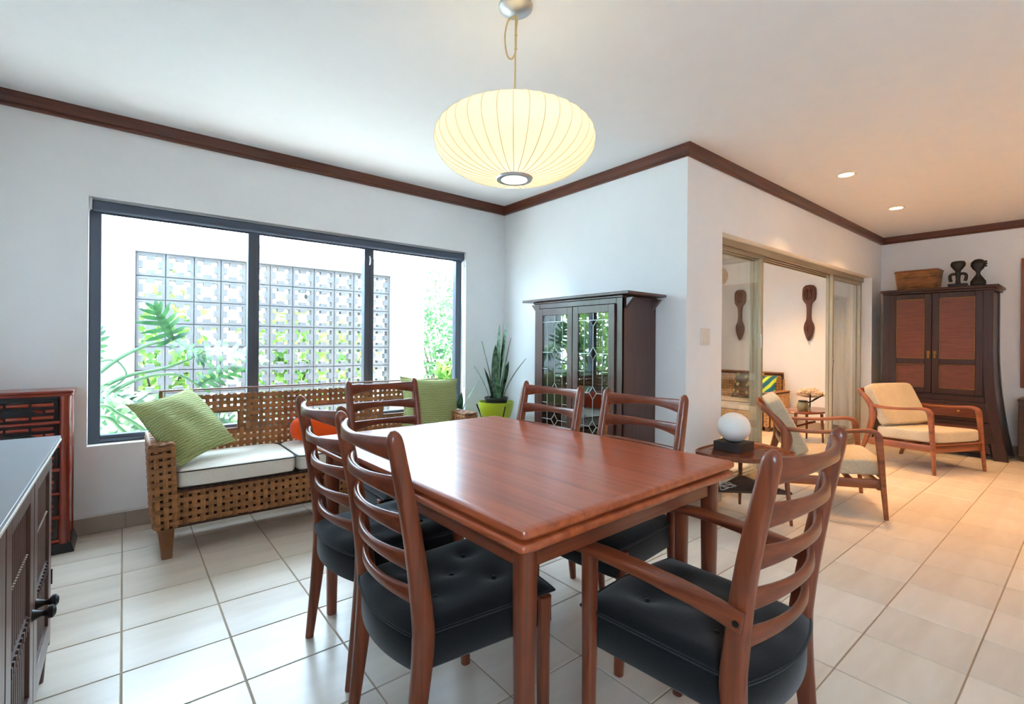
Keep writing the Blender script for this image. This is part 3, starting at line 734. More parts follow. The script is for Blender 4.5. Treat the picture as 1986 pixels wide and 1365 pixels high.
# ================================================================ DINING CHAIRS
def seat_outline(u, v, grow=0.0):
    hw = 0.190 + 0.026 * (v + 1) / 2 + grow; y = v * (0.205 + grow)
    y += -0.038 * (1 - u * u) * max(0, -v) + 0.018 * (1 - u * u) * max(0, v)
    return u * hw, y
def make_chair(arms=False):
    k = thing('armchair' if arms else 'dining_chair', 'x', 'chair')
    ws = 0.012 if arms else 0.0
    # rear legs running up into the back posts
    for sg in (-1, 1):
        pts = bez([(sg * 0.188, -0.232, 0.0), (sg * 0.190, -0.206, 0.22), (sg * 0.193, -0.190, 0.40), (sg * 0.194, -0.196, 0.50), (sg * (0.195 + ws), -0.222, 0.68), (sg * (0.195 + ws), -0.262, 0.88), (sg * (0.195 + ws), -0.274, 0.935)], 6)
        def pf(i, t, n=len(pts)):
            z = pts[i].z; d = interp([0, 0.25, 0.42, 0.6, 0.8, 0.905, 0.918, 0.927, 0.936], [0.030, 0.046, 0.056, 0.048, 0.042, 0.038, 0.034, 0.027, 0.010], z); w = interp([0, 0.42, 0.905, 0.918, 0.927, 0.936], [0.026, 0.034, 0.033, 0.031, 0.026, 0.010], z)
            return rrect(w, d, 0.011, 3)
        obj('leg', MB().sweep(pts, pf, (0, 1, 0)), 'teak_z', k, sharp=50)
        top = 0.595 if arms else 0.425
        fy = 0.175
        fl = [(sg * (0.212 + ws), fy + 0.006, 0.0), (sg * (0.215 + ws), fy, 0.3), (sg * (0.217 + ws), fy, top)]
        obj('leg', MB().sweep(fl, lambda i, t: rrect(0.030 + 0.006 * t, 0.030 + 0.008 * t, 0.010, 3), (0, 1, 0)), 'teak_z', k, sharp=50)
    # five curved ladder slats, waisted in the middle
    for q, (z, hgt) in enumerate(((0.887, 0.060), (0.792, 0.056), (0.698, 0.053), (0.606, 0.050), (0.518, 0.047))):
        yb = interp([0.40, 0.50, 0.68, 0.88, 0.935], [-0.190, -0.196, -0.222, -0.262, -0.274], z)
        hw = 0.186 + ws; path = [(hw * (2 * s / 14 - 1), yb - 0.044 * (1 - (2 * s / 14 - 1) ** 2) + 0.004, z + 0.006 * (1 - (2 * s / 14 - 1) ** 2)) for s in range(15)]
        obj('slat', MB().sweep(path, lambda i, t, h=hgt: [(a, b) for a, b in rrect(0.017, h * (0.54 + 0.46 * abs(2 * t - 1) ** 1.6), 0.007, 3)], (0, 0, 1)), 'teak_x', k, sharp=50)
    # upholstered seat: boxed base and tufted pad
    N = 22; ring = []
    for s in range(4):
        for j in range(N):
            t = 2 * j / N - 1; ring.append([(t, -1), (1, t), (-t, 1), (-1, -t)][s])
    mb = MB().loft([[(*seat_outline(u, v, g), z) for u, v in ring] for z, g in ((0.335, -0.006), (0.342, 0.0), (0.412, 0.0), (0.418, -0.004))])
    obj('seat_base', mb, 'seat_cloth', k, sharp=50)
    btn = [(-0.42, -0.42), (0.42, -0.42), (-0.42, 0.42), (0.42, 0.42), (0, 0)]
    mb = MB()
    for (side, zf) in ((1, None), (-1, None)):
        b = len(mb.v)
        for i in range(N + 1):
            for j in range(N + 1):
                u = 2 * i / N - 1; v = 2 * j / N - 1; x, y = seat_outline(u, v, 0.004)
                if side > 0:
                    e = (1 - abs(u) ** 6) * (1 - abs(v) ** 6); z = 0.434 + 0.026 * max(0, e) ** 0.5
                    for bu, bv in btn:
                        bx, by = seat_outline(bu, bv); dd = (x - bx) ** 2 + (y - by) ** 2; z -= 0.014 * math.exp(-dd / 0.0011)
                    z += 0.0035 * math.sin(9 * u + 4 * v) * e
                else: z = 0.430 - 0.012 * max(0, (1 - abs(u) ** 6) * (1 - abs(v) ** 6)) ** 0.5
                mb.v.append((x, y, z))
        for i in range(N):
            for j in range(N):
                a = b + i * (N + 1) + j; mb.f.append((a, a + N + 1, a + N + 2, a + 1))
        edge = [b + i * (N + 1) for i in range(N + 1)] + [b + N * (N + 1) + j for j in range(1, N + 1)] + [b + (N - i) * (N + 1) + N for i in range(1, N + 1)] + [b + (N - j) for j in range(1, N)]
        if side > 0: e1 = edge
        else:
            for q in range(len(edge)): mb.f.append((e1[q], e1[(q + 1) % len(edge)], edge[(q + 1) % len(edge)], edge[q]))
    pad = obj('seat_pad', mb, 'seat_cloth', k, sharp=70)
    bt = MB().lathe([(0.0, 0.004), (0.006, 0.003), (0.009, 0.0), (0.008, -0.003), (0.0, -0.003)], 10).mesh('button')
    for bu, bv in btn:
        bx, by = seat_outline(bu, bv); o = link('button', bt, 'seat_cloth', pad); o.location = (bx, by, 0.449)
    mb = MB().tube([(*seat_outline(u, v, 0.006), 0.432) for u, v in ring] + [(*seat_outline(*ring[0], 0.006), 0.432)], 0.004, 6)
    obj('piping', mb, 'seat_cloth', pad)
    obj('stretcher', MB().box(-0.2, 0.2, 0.155, 0.178, 0.345, 0.405), 'teak_x', k)
    if arms:
        for sg in (-1, 1):
            P = bez([(sg * 0.224, -0.222, 0.575), (sg * 0.226, -0.13, 0.590), (sg * 0.232, 0.0, 0.602), (sg * 0.236, 0.12, 0.606), (sg * 0.232, 0.20, 0.600), (sg * 0.226, 0.235, 0.592)], 6)
            ar = obj('arm', MB().sweep(P, lambda i, t: rrect(interp([0, 0.16, 0.3, 0.6, 0.9, 1], [0.020, 0.024, 0.048, 0.054, 0.046, 0.026], t), interp([0, 0.16, 0.35, 1], [0.048, 0.044, 0.026, 0.022], t), 0.009, 4)), 'teak_y', k, sharp=50)
            obj('bolt', MB().lathe([(0.0, -0.002), (0.007, -0.002), (0.007, 0.003), (0.0, 0.003)], 10).xf(Matrix.Translation((sg * 0.2345, -0.212, 0.575)) @ Matrix.Rotation(PI / 2, 4, 'Y')), 'iron_black', ar)
    return k
D_ = math.radians
GC = 'teak ladder-back chairs around the dining table'
ch0 = make_chair(); ch0['group'] = GC
ch0.location = (0.767, 1.225, 0); ch0.rotation_euler = (0, 0, D_(-90 - 2)); ch0['label'] = 'nearest ladder-back chair on the left side of the table, its whole seat in view'
dup(ch0, (0.806, 1.753, 0), D_(-90 + 2.7), 'farther ladder-back chair on the left side of the table, before the settee')
dup(ch0, (1.130, 2.255, 0), D_(180 + 2), 'ladder-back chair at the far end of the table facing the camera')
dup(ch0, (1.472, 1.805, 0), D_(90 + 3), 'ladder-back chair directly before the leaded glass cabinet doors')
dup(ch0, (1.511, 1.270, 0), D_(90 + 2), 'ladder-back chair between the glass cabinet and the globe lamp table')
ar0 = make_chair(True); ar0.location = (1.197, 0.687, 0); ar0.rotation_euler = (0, 0, D_(1.5)); ar0['group'] = GC
ar0['label'] = 'teak armchair with black tufted seat at the near end of the table'

# ================================================================ RATTAN SETTEE
def strand_mb(n0, n1, phase, pitch, w, t, amp):
    """one flat cane band along +X over crossings n0..n1 (crossing i at (i+.5)*pitch)"""
    mb = MB(); rings = []
    xs = [(n0 * pitch, 0.0)]
    for i in range(n0, n1): xs.append(((i + 0.5) * pitch, amp * (1 if (i + phase) % 2 == 0 else -1)))
    xs.append((n1 * pitch, 0.0))
    for x, z in xs:
        rings.append([(x, -w / 2, z - t * 0.2), (x, -w / 2 * 0.8, z + t / 2), (x, 0, z + t * 0.62), (x, w / 2 * 0.8, z + t / 2), (x, w / 2, z - t * 0.2), (x, 0, z - t / 2)])
    return mb.loft(rings)
SCACHE = {}
def weave(part, org, eu, ev, nu, nv, pitch, mat='rattan', cuts=(), wf=0.66, amp=0.006, t=0.005):
    eu, ev = V(eu).normalized(), V(ev).normalized(); nm = eu.cross(ev); org = V(org)
    def put(n0, n1, phase, ex, ey, o3):
        key = (n0, n1, phase % 2, round(pitch, 4), wf)
        if key not in SCACHE:
            SCACHE[key] = strand_mb(n0, n1, phase, pitch, pitch * wf, t, amp).mesh('cane_band', 60); fixnormals(SCACHE[key])
        o = link('cane_band', SCACHE[key], mat, part); M = Matrix.Identity(4)
        for r in range(3): M[r][0] = ex[r]; M[r][1] = ey[r]; M[r][2] = nm[r]
        M.translation = o3; o.matrix_basis = M
    def spans(k, n, along_u):
        blocked = set()
        for (u0, u1, v0, v1) in cuts:
            c = (k + 0.5) * pitch
            lo, hi, a, b = (v0, v1, u0, u1) if along_u else (u0, u1, v0, v1)
            if lo < c < hi:
                for i in range(n):
                    if a < (i + 0.5) * pitch < b: blocked.add(i)
        out = []; s = None
        for i in range(n + 1):
            if i < n and i not in blocked:
                if s is None: s = i
            elif s is not None: out.append((s, i)); s = None
        return out
    for j in range(nv):
        for a, b in spans(j, nu, True): put(a, b, j, eu, ev, org + ev * ((j + 0.5) * pitch))
    for i in range(nu):
        for a, b in spans(i, nv, False): put(a, b, i + 1, ev, -eu, org + eu * ((i + 0.5) * pitch))
bn = thing('rattan_settee', 'woven brown rattan settee with white cushions under the garden window', 'settee', (1.12, 3.34, 0))
BO = V((1.12, 3.34, 0))
def B(x, y, z): return V((x, y, z)) - BO
def bbox(mb, x0, x1, y0, y1, z0, z1): return mb.box(x0 - BO.x, x1 - BO.x, y0 - BO.y, y1 - BO.y, z0, z1)
PT = 0.0385
# backrest: border frame, three slots, woven bands
x0b, x1b, z0b, z1b = 0.165, 2.085, 0.30, 0.840
cuts_w = [(0.23, 0.60), (0.98, 1.32), (1.575, 1.94)]
fr = MB(); bbox(fr, x0b, x1b, 3.570, 3.596, z1b - 0.010, z1b); bbox(fr, x0b, x0b + 0.02, 3.572, 3.594, z0b, z1b - 0.010); bbox(fr, x1b - 0.02, x1b, 3.572, 3.594, z0b, z1b - 0.010); bbox(fr, x0b + 0.02, x1b - 0.02, 3.572, 3.594, z0b, z0b + 0.03)
nu, nv = int((x1b - x0b) / PT), int((z1b - 0.01 - z0b) / PT)
cuts = []
for a, b in cuts_w:
    u0 = round((a - x0b) / PT) * PT; u1 = round((b - x0b) / PT) * PT; v0 = round((0.575 - z0b) / PT) * PT; v1 = v0 + 3 * PT
    cuts.append((u0, u1, v0, v1))
    for (xa, xb_, za, zb) in ((u0, u1, v0 - 0.006, v0 + 0.006), (u0, u1, v1 - 0.006, v1 + 0.006), (u0 - 0.006, u0 + 0.006, v0, v1), (u1 - 0.006, u1 + 0.006, v0, v1)):
        bbox(fr, x0b + xa, x0b + xb_, 3.574, 3.590, z0b + za, z0b + zb)
back = obj('backrest', fr, 'rattan_wrap', bn, 0.004)
weave(back, B(x0b, 3.582, z0b), (1, 0, 0), (0, 0, 1), nu, nv, PT, cuts=cuts)
# front panel
fx0, fx1, fz0, fz1 = 0.205, 2.03, 0.160, 0.352
fp = MB(); bbox(fp, fx0, fx1, 3.085, 3.11, fz0, fz1 - 0.01); bbox(fp, fx0, fx1, 3.066, 3.09, fz0 - 0.006, fz0 + 0.006); bbox(fp, fx0, fx1, 3.066, 3.09, fz1 - 0.012, fz1)
front = obj('front_panel', fp, 'rattan_shade_core', bn, 0.003)  # dark sheet in place of the shade behind the woven bands
weave(front, B(fx0, 3.074, fz0), (1, 0, 0), (0, 0, 1), int((fx1 - fx0) / PT), 5, PT)
obj('seat_deck', bbox(MB(), 0.2, 2.03, 3.11, 3.57, 0.30, 0.345), 'rattan_shade_core', bn)
for sg, (xi, xo) in ((-1, (0.205, 0.105)), (1, (2.030, 2.135))):
    xa, xc = min(xi, xo), max(xi, xo)
    lean = 0.022 * sg      # arms splay outwards
    lo = [B(xa - lean + 0.006, 3.072, 0.16), B(xc - lean - 0.006, 3.072, 0.16), B(xc - lean - 0.006, 3.575, 0.16), B(xa - lean + 0.006, 3.575, 0.16)]
    hi = [B(xa + 0.006, 3.072, 0.592), B(xc - 0.006, 3.072, 0.592), B(xc - 0.006, 3.575, 0.592), B(xa + 0.006, 3.575, 0.592)]
    arm = obj('arm', MB().hexa(lo, hi), 'rattan_shade_core', bn, 0.004)  # dark inset core makes the gaps between bands look shaded
    nz = 11; 
    up = V((lean, 0, 0.43)).normalized()
    weave(arm, B(xa - lean - 0.002, 3.064, 0.16), (1, 0, 0), up, 3, 12, 0.0362)
    weave(arm, B(xa - lean, 3.575, 0.16), (0, -1, 0), up, 13, nz, 0.0392)
    weave(arm, B(xc - lean, 3.072, 0.16), (0, 1, 0), up, 13, nz, 0.0392)
    weave(arm, B(xa, 3.066, 0.596), (1, 0, 0), (0, 1, 0), 3, 13, 0.0365)
    obj('arm_edge', MB().tube([B(xa + 0.004, 3.575, 0.595), B(xa + 0.004, 3.068, 0.595), B(xc - 0.004, 3.068, 0.595), B(xc - 0.004, 3.575, 0.595)], 0.009, 6), 'rattan_wrap', bn)
    for y in (3.095, 3.545):
        cx = (xa + xc) / 2 - lean
        obj('leg', MB().loft([[(cx + a - BO.x - lean * 0.3 * (1 - z / 0.16), y + b - BO.y, z) for a, b in rrect(w, w, 0.012, 3)] for z, w in ((0.0, 0.048), (0.02, 0.05), (0.16, 0.074))]), 'rattan_wrap', bn)
cl = ['white box cushion at the left end of the settee below the green pillow', 'middle white box cushion of the settee', 'right white box cushion of the settee']
for k, (a, b) in enumerate(((0.212, 0.822), (0.824, 1.428), (1.430, 2.026))):
    t = thing('seat_cushion', cl[k], 'cushion', ((a + b) / 2, 3.312, 0.350), 0, 'white box cushions on the settee')
    w, d, h = b - a, 0.505, 0.108
    soft('cover', softbox(MB(), w, d, h, 9, 10, (0, 0, h / 2)), 'canvas_white', t)
    for z in (0.012, h - 0.012):
        rr = rrect(w - 0.006, d - 0.006, 0.03, 4); obj('piping', MB().tube([(x, y, z) for x, y in rr + rr[:1]], 0.0035, 6), 'piping_dark', t)
def pillow(name, label, mat, c, ex, ey, w, h, th, group=None):
    ex = V(ex).normalized(); ey = V(ey); ey = (ey - ex * ey.dot(ex)).normalized(); ez = ex.cross(ey)
    o = soft(name, pillow_mb(w, h, th), mat); M = Matrix.Identity(4)
    for r in range(3): M[r][0] = ex[r]; M[r][1] = ey[r]; M[r][2] = ez[r]
    M.translation = V(c); o.matrix_world = M; tag(o, label, 'pillow', group); return o
pillow('throw_pillow', 'crinkled green throw pillow leaning at the left end of the settee', 'green_cloth', (0.280, 3.325, 0.660), (0.29, 0.29, 0.05), (-0.21, 0.17, 0.32), 0.45, 0.44, 0.15, 'green pillows on the settee')
pillow('throw_pillow', 'crinkled green throw pillow at the right end of the settee by the snake plant', 'green_cloth', (1.905, 3.38, 0.662), (0.97, -0.22, -0.06), (0.14, 0.36, 0.9), 0.48, 0.43, 0.15, 'green pillows on the settee')
o = soft('bolster_pillow', softbox(MB(), 0.40, 0.16, 0.17, 3.2, 10), 'orange_cloth'); o.location = (1.075, 3.44, 0.545); o.rotation_euler = (0.1, 0.02, 0); tag(o, 'small bright orange pillow in the middle of the settee', 'pillow')

# ================================================================ RED BAMBOO CABINET
rcx0, rcx1, rcy0, rcy1, rch = -0.622, -0.220, 3.512, 3.742, 0.868
rcab = thing('bamboo_cabinet', 'small red bamboo drawer cabinet in the corner left of the window', 'cabinet', (rcx0, rcy0, 0))
def rb(x0, x1, y0, y1, z0, z1): return MB().box(x0, x1, y0, y1, z0, z1)
RW = rcx1 - rcx0; RD = rcy1 - rcy0
obj('top', MB().box(-0.012, RW + 0.012, -0.014, RD, rch - 0.012, rch).box(-0.006, RW + 0.006, -0.008, RD, rch - 0.03, rch - 0.012), 'bamboo_red_x', rcab, 0.004)
obj('body', MB().box(0.012, RW - 0.012, 0.012, RD - 0.003, 0.05, rch - 0.03), 'lacquer_black', rcab)
obj('side_panel', MB().box(RW - 0.012, RW - 0.004, 0.03, RD - 0.02, 0.06, rch - 0.04), 'bamboo_red_z', rcab)
for x in (0.024, RW - 0.024):
    pt = bez([(x, 0.012, 0.05), (x, 0.012, 0.25), (x, 0.012, 0.45), (x, 0.012, 0.65), (x, 0.012, rch - 0.03)], 5)
    obj('post', MB().tube(pt, [0.024 + 0.002 * (1 if i % 5 == 0 else 0) for i in range(len(pt))], 12), 'bamboo_red_z', rcab)
obj('post', MB().tube([(RW - 0.014, RD - 0.02, 0.05), (RW - 0.014, RD - 0.02, rch - 0.03)], 0.016, 10), 'bamboo_red_z', rcab)
obj('plinth', MB().hexa([(-0.02, -0.022, 0), (RW + 0.02, -0.022, 0), (RW + 0.02, RD, 0), (-0.02, RD, 0)], [(-0.004, -0.008, 0.055), (RW + 0.004, -0.008, 0.055), (RW + 0.004, RD, 0.055), (-0.004, RD, 0.055)]), 'lacquer_black', rcab, 0.004)
dw0, dw1 = 0.052, RW - 0.052
for k in range(6):
    zt = rch - 0.052 - k * 0.127; zb = zt - 0.106
    if zb < 0.06: break
    dr = obj('drawer', MB().box(dw0, dw1, -0.002, 0.02, zb, zt), 'lacquer_black', rcab, 0.002)
    gx = (dw1 - dw0 - 0.02) / 3
    for row in range(3):
        z = zt - 0.020 - row * 0.033; y = -0.006
        if row != 1: segs = [(dw0 + 0.01 + i * gx + 0.005, dw0 + 0.01 + (i + 1) * gx - 0.005) for i in range(3)]
        else: segs = [(dw0 + 0.012, dw0 + 0.045), (dw0 + 0.055, dw0 + 0.105), (dw1 - 0.105, dw1 - 0.055), (dw1 - 0.045, dw1 - 0.012)]
        for a, b in segs: obj('bamboo_stick', MB().tube([(a, y, z), ((a + b) / 2, y - 0.001, z), (b, y, z)], 0.0105, 8), 'bamboo_red_x', dr, sharp=60)
    hx = (dw0 + dw1) / 2
    obj('bat_handle', MB().prism([(hx - 0.075, -0.012), (hx - 0.05, 0.002), (hx, -0.004), (hx + 0.05, 0.002), (hx + 0.075, -0.012), (hx + 0.05, -0.020), (hx, -0.012), (hx - 0.05, -0.020)], 0, 0.006).xf(Matrix.Translation((0, -0.018, zt - 0.045)) @ Matrix.Rotation(PI / 2, 4, 'X')), 'lacquer_black', dr)
    obj('rail', MB().tube([(dw0 - 0.01, -0.002, zb - 0.0105), (dw1 + 0.01, -0.002, zb - 0.0105)], 0.010, 8), 'bamboo_red_x', rcab, sharp=60)

# ================================================================ SIDEBOARD (left edge, beside the camera)
sbx0, sbx1, sby0, sby1 = -0.615, -0.172, 0.62, 2.338
sb = thing('sideboard', 'dark spindle-door sideboard with a grey top at the left edge', 'sideboard', (sbx1, sby0, 0))
SW = sby1 - sby0; SDp = sbx1 - sbx0       # local: x = -depth..0, y = 0..SW
obj('top', MB().box(-SDp, 0.0, 0, SW, 0.790, 0.800), 'laminate_grey', sb, 0.001)
obj('top_edge', MB().box(-SDp, 0.002, -0.002, SW + 0.002, 0.782, 0.790), 'laminate_edge', sb, 0.001)
fx = -0.016
obj('body', MB().box(-SDp + 0.01, fx - 0.075, 0.05, SW - 0.07, 0.12, 0.782), 'sideboard_wood_z', sb)
obj('end_panel', MB().box(-SDp + 0.01, fx - 0.002, SW - 0.085, SW - 0.066, 0.10, 0.782), 'sideboard_wood_z', sb, 0.002)
obj('shade_panel', MB().box(fx - 0.075, fx - 0.060, 0.06, SW - 0.09, 0.12, 0.775), 'lacquer_black', sb)  # black sheet standing in for the shade behind the spindles
doors = [(1.856 - sby0, 2.256 - sby0), (1.446 - sby0, 1.846 - sby0), (1.036 - sby0, 1.436 - sby0), (0.66 - sby0, 1.026 - sby0)]
for k, (a, b) in enumerate(doors):
    st = 0.062; z0, z1 = 0.125, 0.774
    dm = MB(); dm.box(fx - 0.022, fx, a, a + st, z0, z1); dm.box(fx - 0.022, fx, b - st, b, z0, z1); dm.box(fx - 0.022, fx, a + st, b - st, z1 - 0.066, z1); dm.box(fx - 0.022, fx, a + st, b - st, z0, z0 + 0.07)
    d = obj('door', dm, 'sideboard_wood_z', sb, 0.002)
    mr = MB(); mr.box(fx - 0.020, fx - 0.004, a + st, b - st, 0.385, 0.412)
    n = 10
    for q in range(n):
        y = a + st + (b - a - 2 * st) * (q + 0.5) / n
        mr.box(fx - 0.004, fx + 0.001, y - 0.004, y + 0.004, 0.386, 0.411)
    obj('toothed_rail', mr, 'sideboard_wood_y', d)
    sp = MB().loft([[(fx - 0.014 + x, y, z) for x, y in ellip(r, r, 7)] for z, r in ((z0 + 0.07, 0.0055), (0.38, 0.0055), (0.41, 0.0065), (z1 - 0.066, 0.0055))]).mesh('spindle', 60)
    for q in range(n):
        y = a + st + (b - a - 2 * st) * (q + 0.5) / n; o = link('spindle', sp, 'sideboard_wood_z', d); o.location = (0, y, 0)
    bd = MB()
    for q in range(16):
        y = a + st + (b - a - 2 * st) * (q + 0.5) / 16; bd.lathe([(0.0, -0.003), (0.003, 0.0), (0.0, 0.003)], 6, (fx - 0.006, y, 0.575))
    obj('bead_row', bd, 'laminate_edge', d)
    hy = (a + 0.03) if k in (0, 2) else (b - 0.03)
    hd = MB().lathe([(0.0, 0.0), (0.016, 0.001), (0.012, 0.008), (0.007, 0.02), (0.009, 0.028), (0.017, 0.034), (0.017, 0.042), (0.009, 0.048), (0.0, 0.049)], 14).xf(Matrix.Translation((fx, hy, 0.395)) @ Matrix.Rotation(PI / 2, 4, 'Y'))
    obj('knob', hd, 'iron_black', d)
for y in (0.09, SW - 0.11):
    for x in (fx - 0.03, -SDp + 0.04):
        obj('leg', MB().loft([[(x + a, y + b, z) for a, b in rrect(w, w, 0.004, 2)] for z, w in ((0, 0.034), (0.13, 0.05))]), 'sideboard_wood_z', sb)
obj('hinge', MB().box(fx - 0.03, fx + 0.002, SW - 0.064, SW - 0.056, 0.30, 0.35), 'iron_black', sb)

# ================================================================ LEADED GLASS CABINET (against the short wall)
gx0, gx1, gy0, gy1, gh = 2.55, 2.925, 2.0, 2.86, 1.487
gc = thing('glass_cabinet', 'dark wooden display cabinet with two leaded glass doors', 'cabinet', (gx0, gy0, 0))
GD, GW = gx1 - gx0, gy1 - gy0
obj('top', MB().box(-0.05, GD, -0.085, GW + 0.105, gh - 0.020, gh), 'cabinet_wood_y', gc, 0.004)
obj('cornice', MB().box(-0.012, GD, -0.01, GW + 0.012, gh - 0.036, gh - 0.020), 'cabinet_wood_y', gc, 0.004)
for y in (0.0, GW - 0.022): obj('side', MB().box(0.0, GD, y, y + 0.022, 0.0, gh - 0.036), 'cabinet_wood_z', gc, 0.003)
obj('back_panel', MB().box(GD - 0.012, GD, 0.022, GW - 0.022, 0.06, gh - 0.036), 'cabinet_wood_z', gc)
obj('bottom_panel', MB().box(0.0, GD - 0.012, 0.022, GW - 0.022, 0.06, 0.09), 'cabinet_wood_y', gc)
ff = MB(); ff.box(-0.002, 0.02, 0.0, 0.05, 0, gh - 0.036); ff.box(-0.002, 0.02, GW - 0.05, GW, 0, gh - 0.036); ff.box(-0.002, 0.02, 0.05, GW - 0.05, 1.414, gh - 0.036); ff.box(-0.002, 0.02, 0.05, GW - 0.05, 0.0, 0.09)
obj('face_frame', ff, 'cabinet_wood_z', gc, 0.002)
for z in (0.44, 0.79, 1.10): obj('shelf', MB().box(0.05, GD - 0.012, 0.022, GW - 0.022, z, z + 0.016), 'cabinet_wood_y', gc, 0.002)
for x in (0.02, GD - 0.06):
    for sg, y in ((-1, 0.0), (1, GW)):
        obj('bracket', MB().loft([[(x, y, gh - 0.036), (x, y + sg * 0.07, gh - 0.036), (x, y, gh - 0.11)], [(x + 0.03, y, gh - 0.036), (x + 0.03, y + sg * 0.07, gh - 0.036), (x + 0.03, y, gh - 0.11)]]), 'cabinet_wood_z', gc)
for k, (a, b) in enumerate(((0.052, 0.432), (0.438, 0.808))):
    z0, z1, st = 0.095, 1.410, 0.052
    dm = MB(); dm.box(-0.018, 0.002, a, a + st, z0, z1); dm.box(-0.018, 0.002, b - st, b, z0, z1); dm.box(-0.018, 0.002, a + st, b - st, z1 - 0.052, z1); dm.box(-0.018, 0.002, a + st, b - st, z0, z0 + 0.07)
    d = obj('door', dm, 'cabinet_wood_z', gc, 0.002)
    ya, yb, za, zb = a + st, b - st, z0 + 0.07, z1 - 0.052
    obj('pane', MB().box(-0.010, -0.006, ya, yb, za, zb), 'cabinet_glass', d)
    cy = (ya + yb) / 2; w = yb - ya; cm = MB(); X_ = -0.011
    def bar(p, q, r=0.0026): cm.tube([(X_, p[0], p[1]), (X_, q[0], q[1])], r, 5)
    for f in (0.2, 0.8): bar((ya + f * w, za), (ya + f * w, zb))
    dz = [1.075, 0.80, 0.565, 0.33]; dh, dw_ = 0.045, 0.034
    ztop = zb - 0.05
    bar((ya, ztop), (yb, ztop)); bar((cy - 0.035, ztop - 0.0), (cy, ztop - 0.045)); bar((cy + 0.035, ztop), (cy, ztop - 0.045)); bar((cy, zb), (cy, ztop))
    last = ztop - 0.045
    for z in dz:
        bar((cy, last), (cy, z + dh)); last = z - dh
        for p, q in (((cy, z + dh), (cy + dw_, z)), ((cy + dw_, z), (cy, z - dh)), ((cy, z - dh), (cy - dw_, z)), ((cy - dw_, z), (cy, z + dh))): bar(p, q)
        bar((ya, z), (cy - dw_, z)); bar((cy + dw_, z), (yb, z))
    bar((cy, last), (cy, za))
    for z in (0.95, 0.69, 0.45):
        bar((ya, z), (ya + 0.2 * w, z)); bar((ya + 0.8 * w, z), (yb, z))
    obj('lead_came', cm, 'ivory_came', d)
    obj('knob', MB().lathe([(0.0, 0.0), (0.006, 0.0), (0.005, 0.012), (0.012, 0.018), (0.011, 0.026), (0.0, 0.028)], 12).xf(Matrix.Translation((-0.018, (b - 0.02) if k == 0 else (a + 0.02), 0.78)) @ Matrix.Rotation(-PI / 2, 4, 'Y')), 'brass', d)

# ================================================================ SNAKE PLANTS
def sword_leaf(L, w, lean, az, twist, base):
    mb = MB(); rings = []; n = 12
    for i in range(n + 1):
        t = i / n; wd = 1.55 * w * (0.55 + 0.9 * t) * (1 - t ** 3.2) / 1.1 + 0.0012; a = twist * t
        c = V((math.cos(az) * lean * L * t ** 1.5, math.sin(az) * lean * L * t ** 1.5, L * t * math.sqrt(max(0.2, 1 - lean * lean)))) + V(base)
        sd = V((-math.sin(az + a), math.cos(az + a), 0)); nm = V((math.cos(az + a), math.sin(az + a), 0))
        rings.append([c - sd * wd, c + nm * (0.004 + 0.10 * wd), c + sd * wd, c + nm * (0.10 * wd - 0.001)])
    return mb.loft(rings)
sp_ = thing('snake_plant', 'tall snake plant in a lime bowl on a black wire stand', 'plant', (2.597, 3.43, 0))
obj('bowl', MB().lathe([(0.0, 0.40), (0.06, 0.402), (0.10, 0.43), (0.135, 0.50), (0.155, 0.575), (0.160, 0.622), (0.154, 0.622), (0.148, 0.575), (0.128, 0.505), (0.095, 0.44), (0.0, 0.42)], 40, cap=False), 'bowl_lime', sp_)
obj('nursery_pot', MB().lathe([(0.0, 0.43), (0.075, 0.43), (0.100, 0.64), (0.106, 0.645), (0.106, 0.660), (0.098, 0.660), (0.095, 0.635), (0.0, 0.635)], 28, cap=False), 'black_plastic', sp_)
for k in range(3):
    a = math.radians(20 + 120 * k)
    obj('stand_leg', MB().tube([(0.175 * math.cos(a), 0.175 * math.sin(a), 0.595), (0.09 * math.cos(a), 0.09 * math.sin(a), 0.385), (0.06 * math.cos(a), 0.06 * math.sin(a), 0.36), (0.17 * math.cos(a), 0.17 * math.sin(a), 0.0)], 0.006, 6), 'iron_black', sp_)
obj('stand_ring', MB().tube([(0.075 * math.cos(q * PI / 12), 0.075 * math.sin(q * PI / 12), 0.385) for q in range(25)], 0.005, 6), 'iron_black', sp_)
azr = -math.radians(38.97)   # image-right direction
for k, (L, w, lean, da, base, tw) in enumerate(((0.68, 0.022, 0.03, 0.4, (0.015, 0.01), 0.5), (0.70, 0.020, 0.10, 0.1, (0.02, -0.01), 0.9), (0.54, 0.028, 0.20, 2.9, (-0.02, 0.02), 0.4), (0.57, 0.032, 0.16, 0.3, (0.035, -0.02), -0.2), (0.50, 0.026, 0.05, 1.5, (0.0, 0.02), 0.3), (0.34, 0.018, 0.42, 3.1, (-0.05, 0.03), 0.3), (0.43, 0.020, 0.48, 0.05, (0.05, -0.03), 0.2), (0.36, 0.022, 0.24, 0.7, (0.04, -0.02), 0.6), (0.30, 0.018, 0.30, 2.6, (-0.04, 0.0), 0.1), (0.26, 0.018, 0.22, 4.2, (0.0, -0.04), 0.4))):
    obj('leaf', sword_leaf(L, w, lean, azr + da, tw, (base[0], base[1], 0.63)), 'leaf_snake', sp_, sharp=60)
s2 = thing('snake_plant', 'small snake plant in the corner behind the settee arm', 'plant', (2.33, 3.635, 0))
obj('pot', MB().lathe([(0.0, 0.0), (0.07, 0.0), (0.095, 0.40), (0.10, 0.42), (0.088, 0.42), (0.085, 0.40), (0.0, 0.40)], 24, cap=False), 'baseboard_tile', s2)
